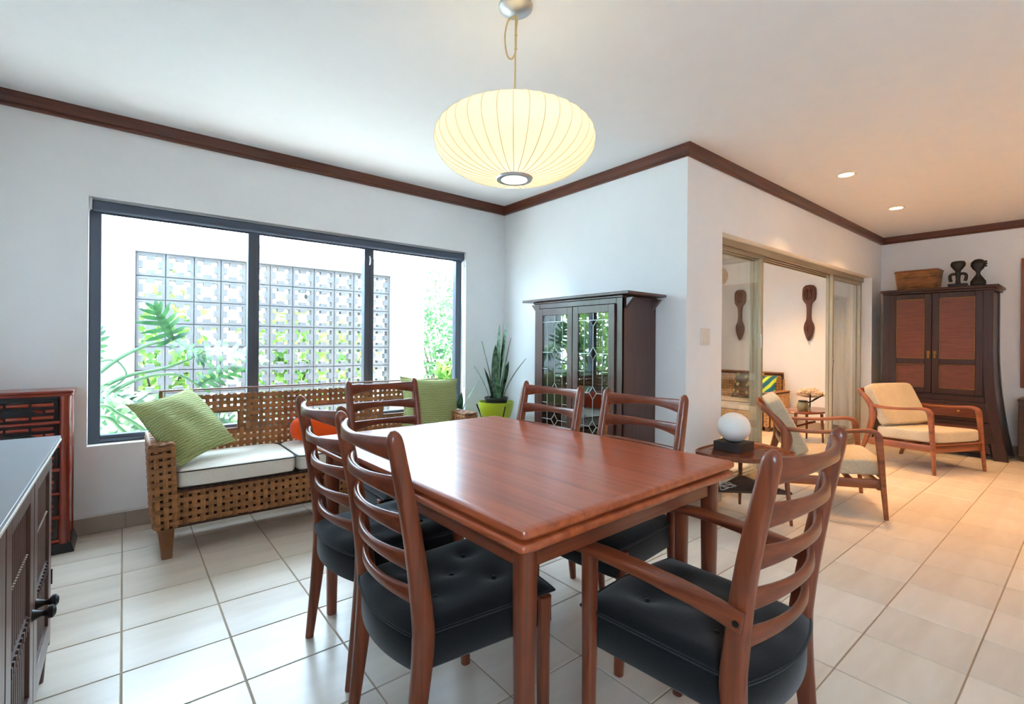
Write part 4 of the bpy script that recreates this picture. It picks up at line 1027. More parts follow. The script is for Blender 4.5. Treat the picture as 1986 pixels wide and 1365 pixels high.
for L, w, lean, da, tw in ((0.42, 0.034, 0.08, 3.0, 0.2), (0.44, 0.014, 0.40, 0.1, 0.5), (0.34, 0.03, 0.2, 2.4, 0.4), (0.30, 0.022, 0.2, 1.2, 0.3)):
    obj('leaf', sword_leaf(L, w, lean, azr + da, tw, (0, 0, 0.40)), 'leaf_snake', s2, sharp=60)

# ================================================================ SIDE TABLE WITH GLOBE LAMP
def blob(pts, n=8):
    P = [V((x, y, 0)) for x, y in pts]; N = len(P); out = []
    for i in range(N):
        a, b, c, d = P[(i - 1) % N], P[i], P[(i + 1) % N], P[(i + 2) % N]
        for k in range(n):
            t = k / n; q = 0.5 * ((2 * b) + (c - a) * t + (2 * a - 5 * b + 4 * c - d) * t * t + (3 * b - a - 3 * c + d) * t ** 3); out.append((q.x, q.y))
    return out
st = thing('side_table', 'dark teak side table with rounded triangular top beside the white wall corner', 'table', (3.15, 1.48, 0))
out_ = blob([(-0.245, 0.20), (0.04, 0.225), (0.325, 0.15), (0.31, -0.04), (0.20, -0.235), (-0.02, -0.235), (-0.21, -0.13), (-0.29, 0.06)])
def scaled(p, s): return [(x * s, y * s) for x, y in p]
tm = MB().loft([[(x, y, 0.425) for x, y in scaled(out_, 0.95)], [(x, y, 0.436) for x, y in out_], [(x, y, 0.456) for x, y in out_], [(x, y, 0.456) for x, y in scaled(out_, 0.975)], [(x, y, 0.449) for x, y in scaled(out_, 0.955)]])
obj('top', tm, 'side_table_wood', st, sharp=50)
lg = [(-0.17, 0.09), (0.27, 0.15), (0.13, -0.21)]
for x, y in lg: obj('leg', MB().tube([(x * 1.12, y * 1.12, 0.0), (x * 1.02, y * 1.02, 0.25), (x, y, 0.43)], [0.009, 0.0145, 0.015], 12), 'side_table_wood', st)
tri = [(x * 1.10, y * 1.10) for x, y in lg]
obj('shelf_frame', MB().tube([(x, y, 0.205) for x, y in tri + tri[:1]], 0.010, 8), 'cane_dark', st)
cg = MB()
def inside(p):
    s = [(tri[(k + 1) % 3][0] - tri[k][0]) * (p[1] - tri[k][1]) - (tri[(k + 1) % 3][1] - tri[k][1]) * (p[0] - tri[k][0]) for k in range(3)]
    return all(q < 0.0 for q in s) or all(q > 0.0 for q in s)
for k in range(-16, 17):
    for d in (0, 1):
        run = None
        for q in range(-60, 61):
            u, v = k * 0.022, q * 0.006; p = (u, v) if d == 0 else (v, u)
            if inside(p):
                run = (run[0] if run else p, p)
        if run and (V(run[0]) - V(run[1])).length > 0.01: cg.tube([(*run[0], 0.205 + 0.002 * d), (*run[1], 0.205 + 0.002 * d)], 0.0036, 5)
o = obj('cane_web', cg, 'cane_dark', st); o['kind'] = 'stuff'
gl_ = thing('globe_lamp', 'white glass globe lamp on a dark square base, on the side table', 'lamp', (3.145, 1.545, 0.450))
obj('base', MB().box(-0.092, 0.092, -0.092, 0.092, 0.0, 0.058), 'lamp_base', gl_, 0.003)
obj('globe', MB().lathe([(0.0, 0.055)] + [(0.102 * math.cos(a), 0.150 + 0.096 * math.sin(a)) for a in [math.radians(-76 + 8.3 * k) for k in range(20)]] + [(0.0, 0.246)], 36), 'globe_glass', gl_)
wv = [(-0.14 + 0.10 * math.sin(q * 0.9) * 0.7 + 0.03 * math.sin(q * 2.3), 0.07 + 0.05 * math.cos(q * 1.3), 0.217 + 0.012 * abs(math.sin(q * 1.7))) for q in range(18)]
o = obj('power_cord', MB().tube(bez([(x + 3.18, y + 1.48, z + 0.006) for x, y, z in wv], 5), 0.0028, 5), 'wire_white'); tag(o, 'bundled pale power cord lying on the cane shelf of the side table', 'cord')

# ================================================================ LOUNGE CHAIRS
def make_lounge():
    k = thing('lounge_chair', 'x', 'lounge chair', group='beige cushioned teak lounge chairs')
    for sg in (-1, 1):
        P = bez([(sg * 0.318, 0.338, 0.0), (sg * 0.312, 0.318, 0.25), (sg * 0.308, 0.300, 0.48), (sg * 0.306, 0.288, 0.552), (sg * 0.305, 0.255, 0.574), (sg * 0.306, 0.20, 0.575), (sg * 0.314, 0.05, 0.556), (sg * 0.316, -0.10, 0.548), (sg * 0.306, -0.23, 0.552)], 5)
        n = len(P)
        def pf(i, t):
            if t < 0.36: return [(a, b) for a, b in rrect(interp([0, 0.36], [0.024, 0.036], t), interp([0, 0.3, 0.36], [0.026, 0.046, 0.046], t), 0.010, 3)]
            return rrect(interp([0.36, 0.5, 0.75, 0.9, 1], [0.036, 0.036, 0.046, 0.034, 0.024], t), interp([0.36, 0.5, 0.75, 1], [0.040, 0.030, 0.022, 0.030], t), 0.009, 3)
        # one continuous bent piece: front leg flowing into the arm; frame up-vector turns with it
        mb = MB(); rings = []
        for i, p in enumerate(P):
            tg = (P[min(i + 1, n - 1)] - P[max(i - 1, 0)]).normalized(); sd = V((1, 0, 0)); sd = (sd - tg * sd.dot(tg)).normalized(); nm = sd.cross(tg)
            rings.append([p + sd * a + nm * b for a, b in pf(i, i / (n - 1))])
        mb.loft(rings); obj('arm', mb, 'lounge_teak_y', k, sharp=50)
        Q = bez([(sg * 0.292, -0.385, 0.0), (sg * 0.292, -0.300, 0.22), (sg * 0.292, -0.245, 0.40), (sg * 0.292, -0.238, 0.50), (sg * 0.290, -0.285, 0.59), (sg * 0.288, -0.390, 0.700)], 5)
        mb = MB(); rings = []; n2 = len(Q)
        for i, p in enumerate(Q):
            tg = (Q[min(i + 1, n2 - 1)] - Q[max(i - 1, 0)]).normalized(); sd = V((1, 0, 0)); nm = sd.cross(tg)
            w = interp([0, 0.4, 0.55, 0.7, 1], [0.030, 0.058, 0.074, 0.056, 0.034], i / (n2 - 1))
            rings.append([p + sd * a + nm * b for a, b in rrect(0.026, w, 0.009, 3)])
        obj('leg', mb.loft(rings), 'lounge_teak_z', k, sharp=50)
        obj('side_rail', MB().sweep([(sg * 0.286, 0.315, 0.225), (sg * 0.286, -0.285, 0.195)], lambda i, t: rrect(0.022, 0.062, 0.006, 3)), 'lounge_teak_y', k, sharp=50)
    obj('front_rail', MB().sweep([(-0.30, 0.300, 0.215), (0.30, 0.300, 0.215)], lambda i, t: rrect(0.022, 0.060, 0.006, 3)), 'lounge_teak_x', k, sharp=50)
    obj('front_bar', MB().sweep([(-0.33, 0.322, 0.262), (0.33, 0.322, 0.262)], lambda i, t: rrect(0.016, 0.020, 0.006, 3)), 'lounge_teak_x', k, sharp=50)
    obj('rear_rail', MB().sweep([(-0.29, -0.27, 0.20), (0.29, -0.27, 0.20)], lambda i, t: rrect(0.022, 0.05, 0.006, 3)), 'lounge_teak_x', k, sharp=50)
    obj('top_rail', MB().sweep([(0.288 * (2 * s / 10 - 1), -0.386 - 0.018 * (1 - (2 * s / 10 - 1) ** 2), 0.690) for s in range(11)], lambda i, t: rrect(0.020, 0.046, 0.008, 3)), 'lounge_teak_x', k, sharp=50)
    for z, y in ((0.62, -0.315), (0.53, -0.262), (0.44, -0.25)):
        obj('back_slat', MB().sweep([(0.285 * (2 * s / 8 - 1), y - 0.014 * (1 - (2 * s / 8 - 1) ** 2), z) for s in range(9)], lambda i, t: rrect(0.014, 0.034, 0.006, 3)), 'lounge_teak_x', k, sharp=50)
    for y in (-0.15, 0.0, 0.15): obj('seat_slat', MB().box(-0.285, 0.285, y - 0.02, y + 0.02, 0.222, 0.234), 'lounge_teak_x', k, 0.002)
    Ms = Matrix.Translation((0, 0.055, 0.315)) @ Matrix.Rotation(math.radians(3.5), 4, 'X')
    soft('seat_cushion', softbox(MB(), 0.565, 0.565, 0.112, 10, 10).xf(Ms), 'wool_beige', k)
    Mb = Matrix.Translation((0, -0.226, 0.560)) @ Matrix.Rotation(math.radians(27), 4, 'X')
    soft('back_cushion', softbox(MB(), 0.565, 0.105, 0.43, 10, 10).xf(Mb), 'wool_beige', k)
    return k
l1 = make_lounge(); l1.location = (4.035, 1.345, 0); l1.rotation_euler = (0, 0, math.radians(207.2)); l1['label'] = 'beige lounge chair seen from the side beside the globe lamp table'
dup(l1, (6.02, 1.13, 0), math.radians(156.5), 'beige lounge chair standing before the dark armoire')

# ================================================================ ARMOIRE
ax0, ax1 = 6.82, 7.335
am = thing('armoire', 'dark wooden armoire with flared sides and reddish reed door panels', 'armoire', (ax0, 1.165, 0))
AD = ax1 - ax0
def aflare(z):  # extra half width towards the foot
    t = max(0.0, (1.15 - z) / 1.15); return 0.115 * t ** 1.9
obj('top', MB().box(-0.035, AD, -0.495, 0.475, 1.752, 1.780), 'armoire_wood_y', am, 0.008)
obj('cornice', MB().box(-0.016, AD, -0.472, 0.455, 1.728, 1.752), 'armoire_wood_y', am, 0.006)
zz = [0.0 + 1.728 * k / 14 for k in range(15)]
for sg in (-1, 1):
    for xx0, xx1 in ((-0.006, 0.062), (AD - 0.062, AD)):
        rings = []
        for z in zz:
            yo = sg * (0.452 + aflare(z)); yi = sg * (0.375 + aflare(z) * 0.75); rings.append([(xx0, yi, z), (xx0, yo, z), (xx1, yo, z), (xx1, yi, z)])
        obj('post', MB().loft(rings), 'armoire_wood_z', am, 0.004)
    rings = []
    for z in [0.12 + 1.60 * k / 12 for k in range(13)]:
        yo = sg * (0.438 + aflare(z)); rings.append([(0.062, yo - sg * 0.018, z), (0.062, yo, z), (AD - 0.062, yo, z), (AD - 0.062, yo - sg * 0.018, z)])
    obj('side_panel', MB().loft(rings), 'armoire_wood_z', am)
rings = [[(0.02, -(0.38 + aflare(z)), z), (0.02, 0.38 + aflare(z), z), (AD - 0.01, 0.38 + aflare(z), z), (AD - 0.01, -(0.38 + aflare(z)), z)] for z in [0.12 + 1.60 * k / 12 for k in range(13)]]
obj('carcass', MB().loft(rings), 'armoire_wood_z', am)
obj('plinth_rail', MB().hexa([(0.0, -0.44, 0.06), (0.0, 0.44, 0.06), (0.03, 0.44, 0.06), (0.03, -0.44, 0.06)], [(0.0, -0.42, 0.16), (0.0, 0.42, 0.16), (0.03, 0.42, 0.16), (0.03, -0.42, 0.16)]), 'armoire_wood_y', am)
obj('middle_rail', MB().box(0.0, 0.03, -0.39, 0.39, 0.575, 0.640), 'armoire_wood_y', am, 0.003)
for a, b, hs in ((-0.378, 0.018, 1), (0.024, 0.386, -1)):
    z0, z1 = 0.645, 1.722; st_ = 0.058
    dm = MB(); dm.box(-0.012, 0.018, a, a + st_, z0, z1); dm.box(-0.012, 0.018, b - st_, b, z0, z1)
    for za, zb in ((z1 - 0.055, z1), (0.955, 1.015), (z0, z0 + 0.055)): dm.box(-0.012, 0.018, a + st_, b - st_, za, zb)
    d = obj('door', dm, 'armoire_wood_z', am, 0.003)
    for za, zb in ((1.015, z1 - 0.055), (z0 + 0.055, 0.955)):
        obj('reed_panel', MB().box(0.002, 0.012, a + st_, b - st_, za, zb), 'reed_panel', d)
        fr_ = MB(); w_ = 0.005
        for (ya, yb, z_a, z_b) in ((a + st_, a + st_ + w_, za, zb), (b - st_ - w_, b - st_, za, zb), (a + st_, b - st_, za, za + w_), (a + st_, b - st_, zb - w_, zb)): fr_.box(-0.004, 0.003, ya, yb, z_a, z_b)
        obj('gilt_bead', fr_, 'brass', d)
    hy = (b - 0.024) if hs > 0 else (a + 0.024)
    pl = obj('handle', MB().box(-0.016, -0.011, hy - 0.014, hy + 0.014, 1.06, 1.10), 'brass', d, 0.002)
    obj('pull', MB().box(-0.024, -0.018, hy - 0.010, hy + 0.010, 1.02, 1.065), 'brass', d, 0.003)
for z0, z1, hw0, hw1 in ((0.375, 0.57, 0.435, 0.405), (0.165, 0.365, 0.475, 0.440)):
    d = obj('drawer', MB().hexa([(-0.008, -hw0, z0), (-0.008, hw0, z0), (0.02, hw0, z0), (0.02, -hw0, z0)], [(-0.008, -hw1, z1), (-0.008, hw1, z1), (0.02, hw1, z1), (0.02, -hw1, z1)]), 'armoire_wood_y', am, 0.004)
    obj('reed_panel', MB().hexa([(-0.011, -hw0 + 0.08, z0 + 0.04), (-0.011, hw0 - 0.08, z0 + 0.04), (0.0, hw0 - 0.08, z0 + 0.04), (0.0, -hw0 + 0.08, z0 + 0.04)], [(-0.011, -hw1 + 0.08, z1 - 0.04), (-0.011, hw1 - 0.08, z1 - 0.04), (0.0, hw1 - 0.08, z1 - 0.04), (0.0, -hw1 + 0.08, z1 - 0.04)]), 'reed_panel', d)
    obj('gilt_bead', MB().box(-0.013, -0.010, -hw0 + 0.075, hw0 - 0.075, z0 + 0.036, z0 + 0.041), 'brass', d)
    for y in (-0.2, 0.2): obj('knob', MB().lathe([(0.0, 0.0), (0.007, 0.0), (0.006, 0.012), (0.014, 0.02), (0.0, 0.028)], 10).xf(Matrix.Translation((-0.010, y, (z0 + z1) / 2)) @ Matrix.Rotation(-PI / 2, 4, 'Y')), 'brass', d)

# on top of the armoire
bk = thing('wicker_basket', 'brown rectangular wicker basket on top of the armoire', 'basket', (7.05, 1.345, 1.780))
def bring(z, g=0.0):
    t = z / 0.215; a = 0.165 + 0.022 * t + g; b = 0.11 + 0.016 * t + g; return [(y_, x_, z) for x_, y_ in rrect(2 * a, 2 * b, 0.02, 3)]
obj('lining', MB().loft([bring(0.004, -0.006), bring(0.205, -0.006)]), 'rattan_shade_core', bk)
for k in range(11):
    z = 0.012 + k * 0.0188; r_ = bring(z); r_ = [V(p) for p in r_ + r_[:1]]; P = []
    for q in range(len(r_) - 1):
        for s in range(4):
            P.append(r_[q].lerp(r_[q + 1], s / 4))
    obj('wicker_band', MB().tube([p + (V((p.x, p.y, 0)).normalized() * (0.0025 * (1 if (i // 2 + k) % 2 else -1))) for i, p in enumerate(P + P[:1])], 0.0095, 6), 'rattan', bk, sharp=70)
obj('rim', MB().tube([V(p) for p in bring(0.214, 0.002) + bring(0.214, 0.002)[:1]], 0.012, 8), 'rattan_wrap', bk)
f1 = thing('carved_figure', 'dark carved figure with wedge-shaped head and hanging arms on the armoire', 'sculpture', (7.0, 1.005, 1.780))
obj('base', MB().box(-0.05, 0.05, -0.076, 0.076, 0.0, 0.045), 'statue_wood', f1, 0.004)
obj('figure', MB().loft([[(a * 0.7, b, z) for a, b in ellip(w, w, 12)] for z, w in ((0.045, 0.022), (0.09, 0.018), (0.13, 0.020), (0.152, 0.030), (0.165, 0.022), (0.185, 0.024), (0.205, 0.040), (0.235, 0.060), (0.262, 0.063), (0.285, 0.052), (0.290, 0.030))]), 'statue_wood', f1, sharp=60)
for sg in (-1, 1):
    obj('arm', MB().tube(bez([(0, sg * 0.012, 0.150), (0, sg * 0.046, 0.152), (0, sg * 0.064, 0.135), (0, sg * 0.064, 0.10), (-0.002, sg * 0.056, 0.072)], 5), [0.014] * 14 + [0.015] * 7, 8), 'statue_wood', f1, sharp=60)
f2 = thing('carved_bust', 'dark hourglass-shaped carved bust on the armoire', 'sculpture', (7.0, 0.848, 1.780))
obj('bust', MB().loft([[(a * 0.6, b, z) for a, b in ellip(w, w, 16)] for z, w in ((0.0, 0.056), (0.02, 0.056), (0.028, 0.062), (0.06, 0.060), (0.10, 0.036), (0.125, 0.020), (0.145, 0.016), (0.165, 0.022), (0.19, 0.044), (0.225, 0.060), (0.26, 0.056), (0.285, 0.034), (0.292, 0.010))]), 'statue_wood', f2, sharp=60)
for z, r in ((0.262, 0.012), (0.240, 0.014), (0.215, 0.012)): obj('face_knob', MB().lathe([(0.0, -r), (r * 0.8, -r * 0.5), (r, 0), (r * 0.8, r * 0.5), (0.0, r)], 10, (0, -0.058, z)), 'statue_wood', f2, sharp=60)

# right edge of the view
tv = thing('media_console', 'dark media console at the right edge beside the armoire', 'console', (7.34, 0.545, 0))
obj('body', MB().box(-0.36, 0.0, -1.5, 0.0, 0.06, 0.60), 'armoire_wood_y', tv, 0.004)
obj('top', MB().box(-0.37, 0.0, -1.51, 0.006, 0.60, 0.625), 'armoire_wood_y', tv, 0.004)
for y in (-1.45, -0.05): obj('foot', MB().box(-0.34, -0.02, y - 0.03, y + 0.03, 0.0, 0.06), 'armoire_wood_z', tv)
for y in (-1.12, -0.38): obj('door', MB().box(-0.372, -0.358, y - 0.34, y + 0.34, 0.09, 0.58), 'armoire_wood_z', tv, 0.003)
pc = thing('framed_picture', 'reddish framed picture at the right edge of the far wall', 'picture', (XD - 0.002, 0.10, 1.40))
obj('frame', MB().box(-0.03, 0, -0.46, -0.42, -0.68, 0.68).box(-0.03, 0, 0.42, 0.46, -0.68, 0.68).box(-0.03, 0, -0.42, 0.42, -0.68, -0.64).box(-0.03, 0, -0.42, 0.42, 0.64, 0.68), 'lounge_teak_z', pc, 0.003)
obj('canvas', MB().box(-0.012, -0.002, -0.42, 0.42, -0.64, 0.64), 'art_canvas', pc)

# ================================================================ SLIDING GLASS DOORS
def slide(idx, label, x0, x1, y, dark):
    st_ = 0.034; fm = MB(); z0, z1 = 0.012, DZ1 - 0.035
    fm.box(x0, x0 + st_, y - 0.016, y + 0.016, z0, z1); fm.box(x1 - st_, x1, y - 0.016, y + 0.016, z0, z1)
    d = struct('door_%d' % idx, fm, 'door_metal', label, 'door', 0.002)
    obj('rail', MB().box(x0 + st_, x1 - st_, y - 0.014, y + 0.014, z0, z0 + 0.06), 'door_metal', d, 0.002)
    obj('rail', MB().box(x0 + st_, x1 - st_, y - 0.014, y + 0.014, z1 - 0.045, z1), 'door_metal', d, 0.002)
    obj('pane', MB().box(x0 + st_ - 0.003, x1 - st_ + 0.003, y - 0.003, y + 0.003, z0 + 0.055, z1 - 0.04), 'door_glass', d)
    obj('gasket', MB().box(x1 - 0.006, x1 + 0.003, y - 0.006, y + 0.006, z0, z1), 'door_metal_dark', d)
    return d
YT = (1.880, 1.930, 1.980)
for k, y in enumerate(YT):
    slide(k + 1, ['nearest of three glass door panels slid to the left', 'middle of three glass door panels slid to the left', 'rearmost of three glass door panels slid to the left'][k], DX0 + 0.006, 4.30 + 0.035 * k, y, 0)
d4 = slide(4, 'near glass door panel slid to the right, with lock stile', 5.98, DX1 - 0.03, YT[0], 0)
lk = obj('lock', MB().box(5.984, 6.006, 1.858, 1.864, 0.92, 1.02), 'steel_brushed', d4, 0.003)
obj('keyhole', MB().lathe([(0.0, 0.0), (0.007, 0.0), (0.007, 0.004), (0.0, 0.004)], 10).xf(Matrix.Translation((5.995, 1.858, 0.98)) @ Matrix.Rotation(PI / 2, 4, 'X')), 'iron_black', d4)
d5 = slide(5, 'rear glass door panel slid to the right', 6.03, DX1 - 0.01, YT[1], 0)
obj('pull', MB().box(4.262, 4.276, 1.858, 1.866, 1.12, 1.24), 'steel_brushed', bpy.data.objects['door_1'], 0.003)
tr = MB()
for y in (1.855, 1.905, 1.955, 2.005): tr.box(DX0, DX1, y - 0.006, y + 0.006, DZ1 - 0.055, DZ1 - 0.002)
tr.box(DX0, DX1, 1.85, 2.01, DZ1 - 0.012, DZ1 - 0.001)
struct('trim_6', tr, 'door_metal', 'metal head track of the sliding glass doors', 'track')
tr = MB()
for y in YT: tr.box(DX0, DX1, y - 0.004, y + 0.004, 0.0, 0.010)
struct('trim_7', tr, 'door_metal', 'metal floor track of the sliding glass doors', 'track')
sw = thing('light_switch', 'white double light switch on the wall beside the sliding doors', 'switch', (3.165, YC - 0.001, 1.198))
obj('plate', MB().box(-0.060, 0.060, -0.007, 0.0, -0.058, 0.058), 'switch_plastic', sw, 0.003)
for x in (-0.026, 0.026):
    r_ = obj('rocker', MB().hexa([(x - 0.017, -0.011, -0.034), (x + 0.017, -0.011, -0.034), (x + 0.017, -0.006, -0.034), (x - 0.017, -0.006, -0.034)], [(x - 0.017, -0.008, 0.034), (x + 0.017, -0.008, 0.034), (x + 0.017, -0.006, 0.034), (x - 0.017, -0.006, 0.034)]), 'switch_plastic', sw, 0.001)

# ================================================================ SUNROOM
def spoon_outline(n=16):
    half = [(0.0, 0.385), (0.045, 0.378), (0.075, 0.345), (0.083, 0.29), (0.080, 0.20), (0.062, 0.165), (0.036, 0.13), (0.026, 0.07), (0.024, -0.02), (0.030, -0.10), (0.055, -0.16), (0.062, -0.22), (0.045, -0.30), (0.018, -0.365), (0.0, -0.385)]
    P = bez([(a, b, 0) for a, b in half], 4); R = [(p.x, p.y) for p in P]; return R + [(-a, b) for a, b in R[-2:0:-1]]
def make_spoon(label, y, z):
    s = thing('carved_spoon', label, 'wall carving', (XD - 0.003, y, z), 0, 'carved spoons on the sunroom wall')
    o_ = spoon_outline()
    def ringy(sc, x): return [(x, a * sc, b * (0.5 + 0.5 * sc)) for a, b in o_]
    obj('body', MB().loft([ringy(1, 0), ringy(1, -0.035), ringy(0.88, -0.05), ringy(0.6, -0.052)]), 'spoon_wood', s, sharp=40)
    for sc, zc, hh in ((0.055, 0.265, 0.085), (0.038, -0.225, 0.10), (0.018, -0.225, 0.055)):
        P = [(-0.056, sc * math.cos(q * PI / 12) * (1 if zc > 0 else abs(math.cos(q * PI / 12)) ** 0.3), zc + hh * math.sin(q * PI / 12)) for q in range(25)]
        obj('carved_ridge', MB().tube(P, 0.009, 6), 'spoon_wood', s)
    for y_ in (-0.024, 0.024): obj('lobe', MB().lathe([(0.0, -0.07), (0.014, -0.05), (0.018, 0.0), (0.014, 0.05), (0.0, 0.07)], 10, (-0.056, y_, 0.262)), 'spoon_wood', s, sharp=60)
    obj('groove', MB().box(-0.056, -0.05, -0.003, 0.003, -0.29, -0.16), 'statue_wood', s)
    return s
make_spoon('carved wooden spoon on the sunroom wall in the open doorway', 2.565, 1.595)
make_spoon('carved wooden spoon on the sunroom wall seen through the glass door panels', 3.515, 1.605)
dk = thing('woven_wall_plate', 'round pale woven plate high on the sunroom wall', 'wall plate', (XD - 0.004, 3.86, 2.225))
for k, (r, x) in enumerate(((0.02, -0.012), (0.05, -0.014), (0.08, -0.018), (0.11, -0.022), (0.135, -0.026))):
    obj('coil', MB().tube([(x, r * math.cos(q * PI / 14), r * math.sin(q * PI / 14)) for q in range(29)], 0.016, 6), 'rattan_pale' if k % 2 else 'cord_cream', dk, sharp=60)
# sofa against the end wall
sf = thing('rattan_sofa', 'honey-coloured woven rattan sofa against the sunroom wall', 'sofa', (6.97, 3.50, 0))
SO = V((6.97, 3.50, 0))
def sbx(mb, x0, x1, y0, y1, z0, z1): return mb.box(x0 - SO.x, x1 - SO.x, y0 - SO.y, y1 - SO.y, z0, z1)
def gridweave(part, org, eu, ev, nu, nv, pitch, name):
    eu, ev = V(eu), V(ev); nm = eu.cross(ev); mb = MB(); org = V(org)
    for j in range(nv):
        P = [org + eu * ((i + 0.5) * pitch) + ev * ((j + 0.5) * pitch) + nm * (0.003 * (1 if (i + j) % 2 else -1)) for i in range(nu)]
        mb.sweep([p for p in P], lambda i, t: [(-pitch * 0.33, -0.002), (pitch * 0.33, -0.002), (pitch * 0.33, 0.002), (-pitch * 0.33, 0.002)], nm)
    for i in range(nu):
        P = [org + eu * ((i + 0.5) * pitch) + ev * ((j + 0.5) * pitch) + nm * (0.003 * (-1 if (i + j) % 2 else 1)) for j in range(nv)]
        mb.sweep([p for p in P], lambda i, t: [(-pitch * 0.33, -0.002), (pitch * 0.33, -0.002), (pitch * 0.33, 0.002), (-pitch * 0.33, 0.002)], nm)
    o = obj(name, mb, 'rattan_pale', part); o['kind'] = 'stuff'
sbk = obj('backrest', sbx(MB(), 7.265, 7.325, 2.88, 4.12, 0.10, 0.745), 'rattan_shade_core', sf, 0.006)
gridweave(sbk, V((7.258, 4.12, 0.36)) - SO, (0, -1, 0), (0, 0, 1), 31, 9, 0.04, 'cane_weave')
gridweave(sbk, V((7.262, 2.874, 0.10)) - SO, (1, 0, 0), (0, 0, 1), 2, 16, 0.036, 'cane_weave')
obj('top_rail', MB().tube([V((7.295, 2.875, 0.745)) - SO, V((7.295, 4.12, 0.745)) - SO], 0.016, 8), 'rattan_wrap', sf)
sfr = obj('front_panel', sbx(MB(), 6.64, 6.68, 2.86, 4.12, 0.05, 0.235), 'rattan_shade_core', sf, 0.006)
gridweave(sfr, V((6.632, 4.12, 0.05)) - SO, (0, -1, 0), (0, 0, 1), 31, 5, 0.04, 'cane_weave')
sar = obj('arm', sbx(MB(), 6.64, 7.265, 2.78, 2.86, 0.05, 0.50), 'rattan_shade_core', sf, 0.008)
gridweave(sar, V((6.64, 2.772, 0.05)) - SO, (1, 0, 0), (0, 0, 1), 15, 11, 0.04, 'cane_weave')
gridweave(sar, V((6.632, 2.862, 0.05)) - SO, (0, -1, 0), (0, 0, 1), 2, 11, 0.04, 'cane_weave')
obj('arm_cap', sbx(MB(), 6.63, 7.27, 2.77, 2.87, 0.497, 0.512), 'rattan_wrap', sf, 0.006)
obj('arm', sbx(MB(), 6.64, 7.265, 4.12, 4.20, 0.05, 0.50), 'rattan_shade_core', sf, 0.008)
for y in (2.82, 4.16):
    for x in (6.67, 7.28): obj('leg', sbx(MB(), x - 0.025, x + 0.025, y - 0.025, y + 0.025, 0.0, 0.06), 'rattan_wrap', sf)
obj('seat_deck', sbx(MB(), 6.68, 7.265, 2.86, 4.12, 0.20, 0.245), 'rattan_shade_core', sf)
t = thing('sofa_cushion', 'long cream box cushion on the rattan sofa', 'cushion', (6.95, 3.49, 0.245))
soft('cover', softbox(MB(), 0.62, 1.24, 0.125, 9, 10, (0, 0, 0.0625)), 'canvas_white', t)
rr = rrect(0.612, 1.232, 0.03, 4); obj('piping', MB().tube([(x, y, 0.113) for x, y in rr + rr[:1]], 0.004, 6), 'piping_dark', t)
pillow('sofa_pillow', 'brown pillow with pale leaf print on the rattan sofa', 'floral_cloth', (7.12, 3.30, 0.56), (0.05, -1, 0), (0.35, 0, 0.93), 0.42, 0.40, 0.13)
pillow('sofa_pillow', 'teal pillow with lime stripes beside the sofa arm', 'blue_stripe_cloth', (7.02, 3.035, 0.555), (0.30, -0.95, 0), (0.3, 0.1, 0.93), 0.34, 0.36, 0.12)
# low kidney table with coral and jar
kt = thing('low_table', 'small low teak table with rounded top in the sunroom doorway', 'table', (6.30, 2.22, 0))
ko = blob([(-0.34, 0.13), (-0.10, 0.20), (0.2, 0.19), (0.40, 0.05), (0.32, -0.16), (0.0, -0.20), (-0.28, -0.10)])
obj('top', MB().loft([[(x, y, 0.362) for x, y in scaled(ko, 0.95)], [(x, y, 0.370) for x, y in ko], [(x, y, 0.380) for x, y in ko], [(x, y, 0.384) for x, y in scaled(ko, 0.985)]]), 'side_table_wood', kt, sharp=50)
for x, y in ((-0.19, 0.05), (0.22, 0.08), (0.10, -0.12)): obj('leg', MB().tube([(x * 1.12, y * 1.12, 0), (x, y, 0.365)], [0.010, 0.018], 10), 'side_table_wood', kt)
obj('stretcher', MB().tube([(-0.2, 0.05, 0.20), (0.10, -0.05, 0.24), (0.22, 0.08, 0.20)], 0.012, 8), 'side_table_wood', kt)
cs = thing('coral_ornament', 'cream coral cluster on a crossed dark wire stand', 'ornament', (6.42, 2.23, 0.392))
for k in range(3):
    a = math.radians(20 + 60 * k); d = V((math.cos(a), math.sin(a), 0))
    obj('stand_leg', MB().tube([d * 0.13, d * 0.02 + V((0, 0, 0.07)), -d * 0.02 + V((0, 0, 0.085)), -d * 0.15 + V((0, 0, 0.175))], 0.008, 6), 'iron_black', cs)
rnd = random.Random(3); cm = MB()
for k in range(130):
    a = rnd.uniform(0, 2 * PI); e = math.acos(rnd.uniform(0.02, 1)); d = V((math.sin(e) * math.cos(a), math.sin(e) * math.sin(a), 0.72 * math.cos(e) + 0.12)); L = rnd.uniform(0.11, 0.155)
    cm.tube([V((0, 0, 0.135)), V((0, 0, 0.135)) + d * L * 0.6, V((0, 0, 0.135)) + d * L], [0.010, 0.012, 0.006], 5)
obj('coral', cm, 'coral_white', cs, sharp=70)
jr = thing('candle_jar', 'small olive glass candle jar on the low table', 'jar', (6.19, 2.225, 0.384))
obj('glass', MB().lathe([(0.0, 0.0), (0.05, 0.0), (0.062, 0.03), (0.060, 0.07), (0.046, 0.10), (0.046, 0.115), (0.040, 0.115), (0.040, 0.10), (0.0, 0.095)], 20, cap=False), 'jar_glass', jr)
obj('collar', MB().lathe([(0.046, 0.100), (0.049, 0.105), (0.048, 0.118), (0.042, 0.118)], 20, cap=False), 'iron_black', jr)
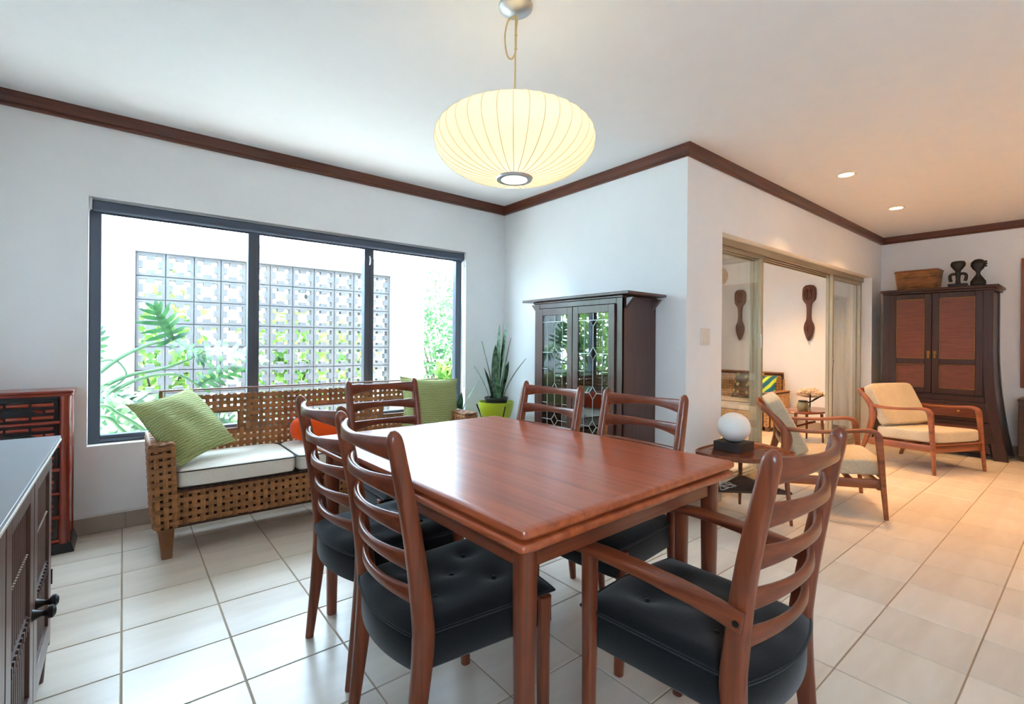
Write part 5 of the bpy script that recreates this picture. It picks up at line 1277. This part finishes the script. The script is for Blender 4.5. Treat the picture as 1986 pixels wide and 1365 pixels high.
# ceiling fan glimpsed through the left glass
cf = thing('ceiling_fan', 'wooden ceiling fan blades under the sunroom ceiling', 'ceiling fan', (5.2, 3.05, ZC))
obj('rod', MB().tube([(0, 0, 0), (0, 0, -0.20)], 0.015, 8), 'brass', cf)
obj('motor', MB().lathe([(0.0, -0.19), (0.09, -0.20), (0.10, -0.25), (0.06, -0.29), (0.0, -0.30)], 20), 'brass', cf)
bl_ = MB().loft([[(x, -w, -0.245 - 0.02), (x, w, -0.245 + 0.02), (x, w, -0.239 + 0.02), (x, -w, -0.239 - 0.02)] for x, w in ((0.08, 0.03), (0.16, 0.06), (0.5, 0.075), (0.62, 0.06), (0.66, 0.02))]).mesh('blade'); fixnormals(bl_)
for k in range(5):
    o = link('blade', bl_, 'fan_wood', cf); o.rotation_euler = (0, 0, math.radians(30 + 72 * k))

# ================================================================ RECESSED LIGHTS
def downlight(x, y, label, power, col=(1.0, 0.54, 0.20), size=math.radians(106), zc=ZC):
    t = thing('recessed_light', label, 'ceiling light', (x, y, zc), 0, 'recessed ceiling lights')
    obj('trim_ring', MB().lathe([(0.050, 0.0), (0.072, 0.0), (0.070, -0.005), (0.052, -0.006), (0.050, 0.0)], 28, cap=False), 'rim_white', t)
    obj('lens', MB().lathe([(0.0, -0.001), (0.051, -0.001), (0.051, -0.004), (0.0, -0.005)], 24), 'downlight_glow', t)
    ld = bpy.data.lights.new('recessed_bulb', 'SPOT'); ld.energy = power; ld.color = col; ld.spot_size = size; ld.spot_blend = 1.0; ld.shadow_soft_size = 0.05
    lo = bpy.data.objects.new('recessed_bulb', ld); COL.objects.link(lo); lo.parent = t; lo.location = (0, 0, -0.012)
downlight(4.39, 1.284, 'nearer of the two recessed ceiling lights by the sliding doors', 52)
downlight(5.815, 1.283, 'farther of the two recessed ceiling lights, close to the armoire', 52)
downlight(4.39, -0.45, 'recessed ceiling light over the living area outside the view', 52)
downlight(5.815, -0.45, 'recessed ceiling light near the media console outside the view', 52)
downlight(4.6, 2.9, 'unseen ceiling light added to brighten the sunroom near the fan', 74)  # this fixture and the next are added, unseen, to brighten the sunroom
downlight(6.4, 2.6, 'unseen ceiling light added to brighten the sunroom before the carved spoon', 94)
downlight(4.39, -2.1, 'unseen ceiling light added at the back of the living area for warm fill', 52)  # added out of view to raise the warm ambient, like the next
downlight(5.815, -2.1, 'unseen ceiling light added in the far back corner for warm fill', 52)
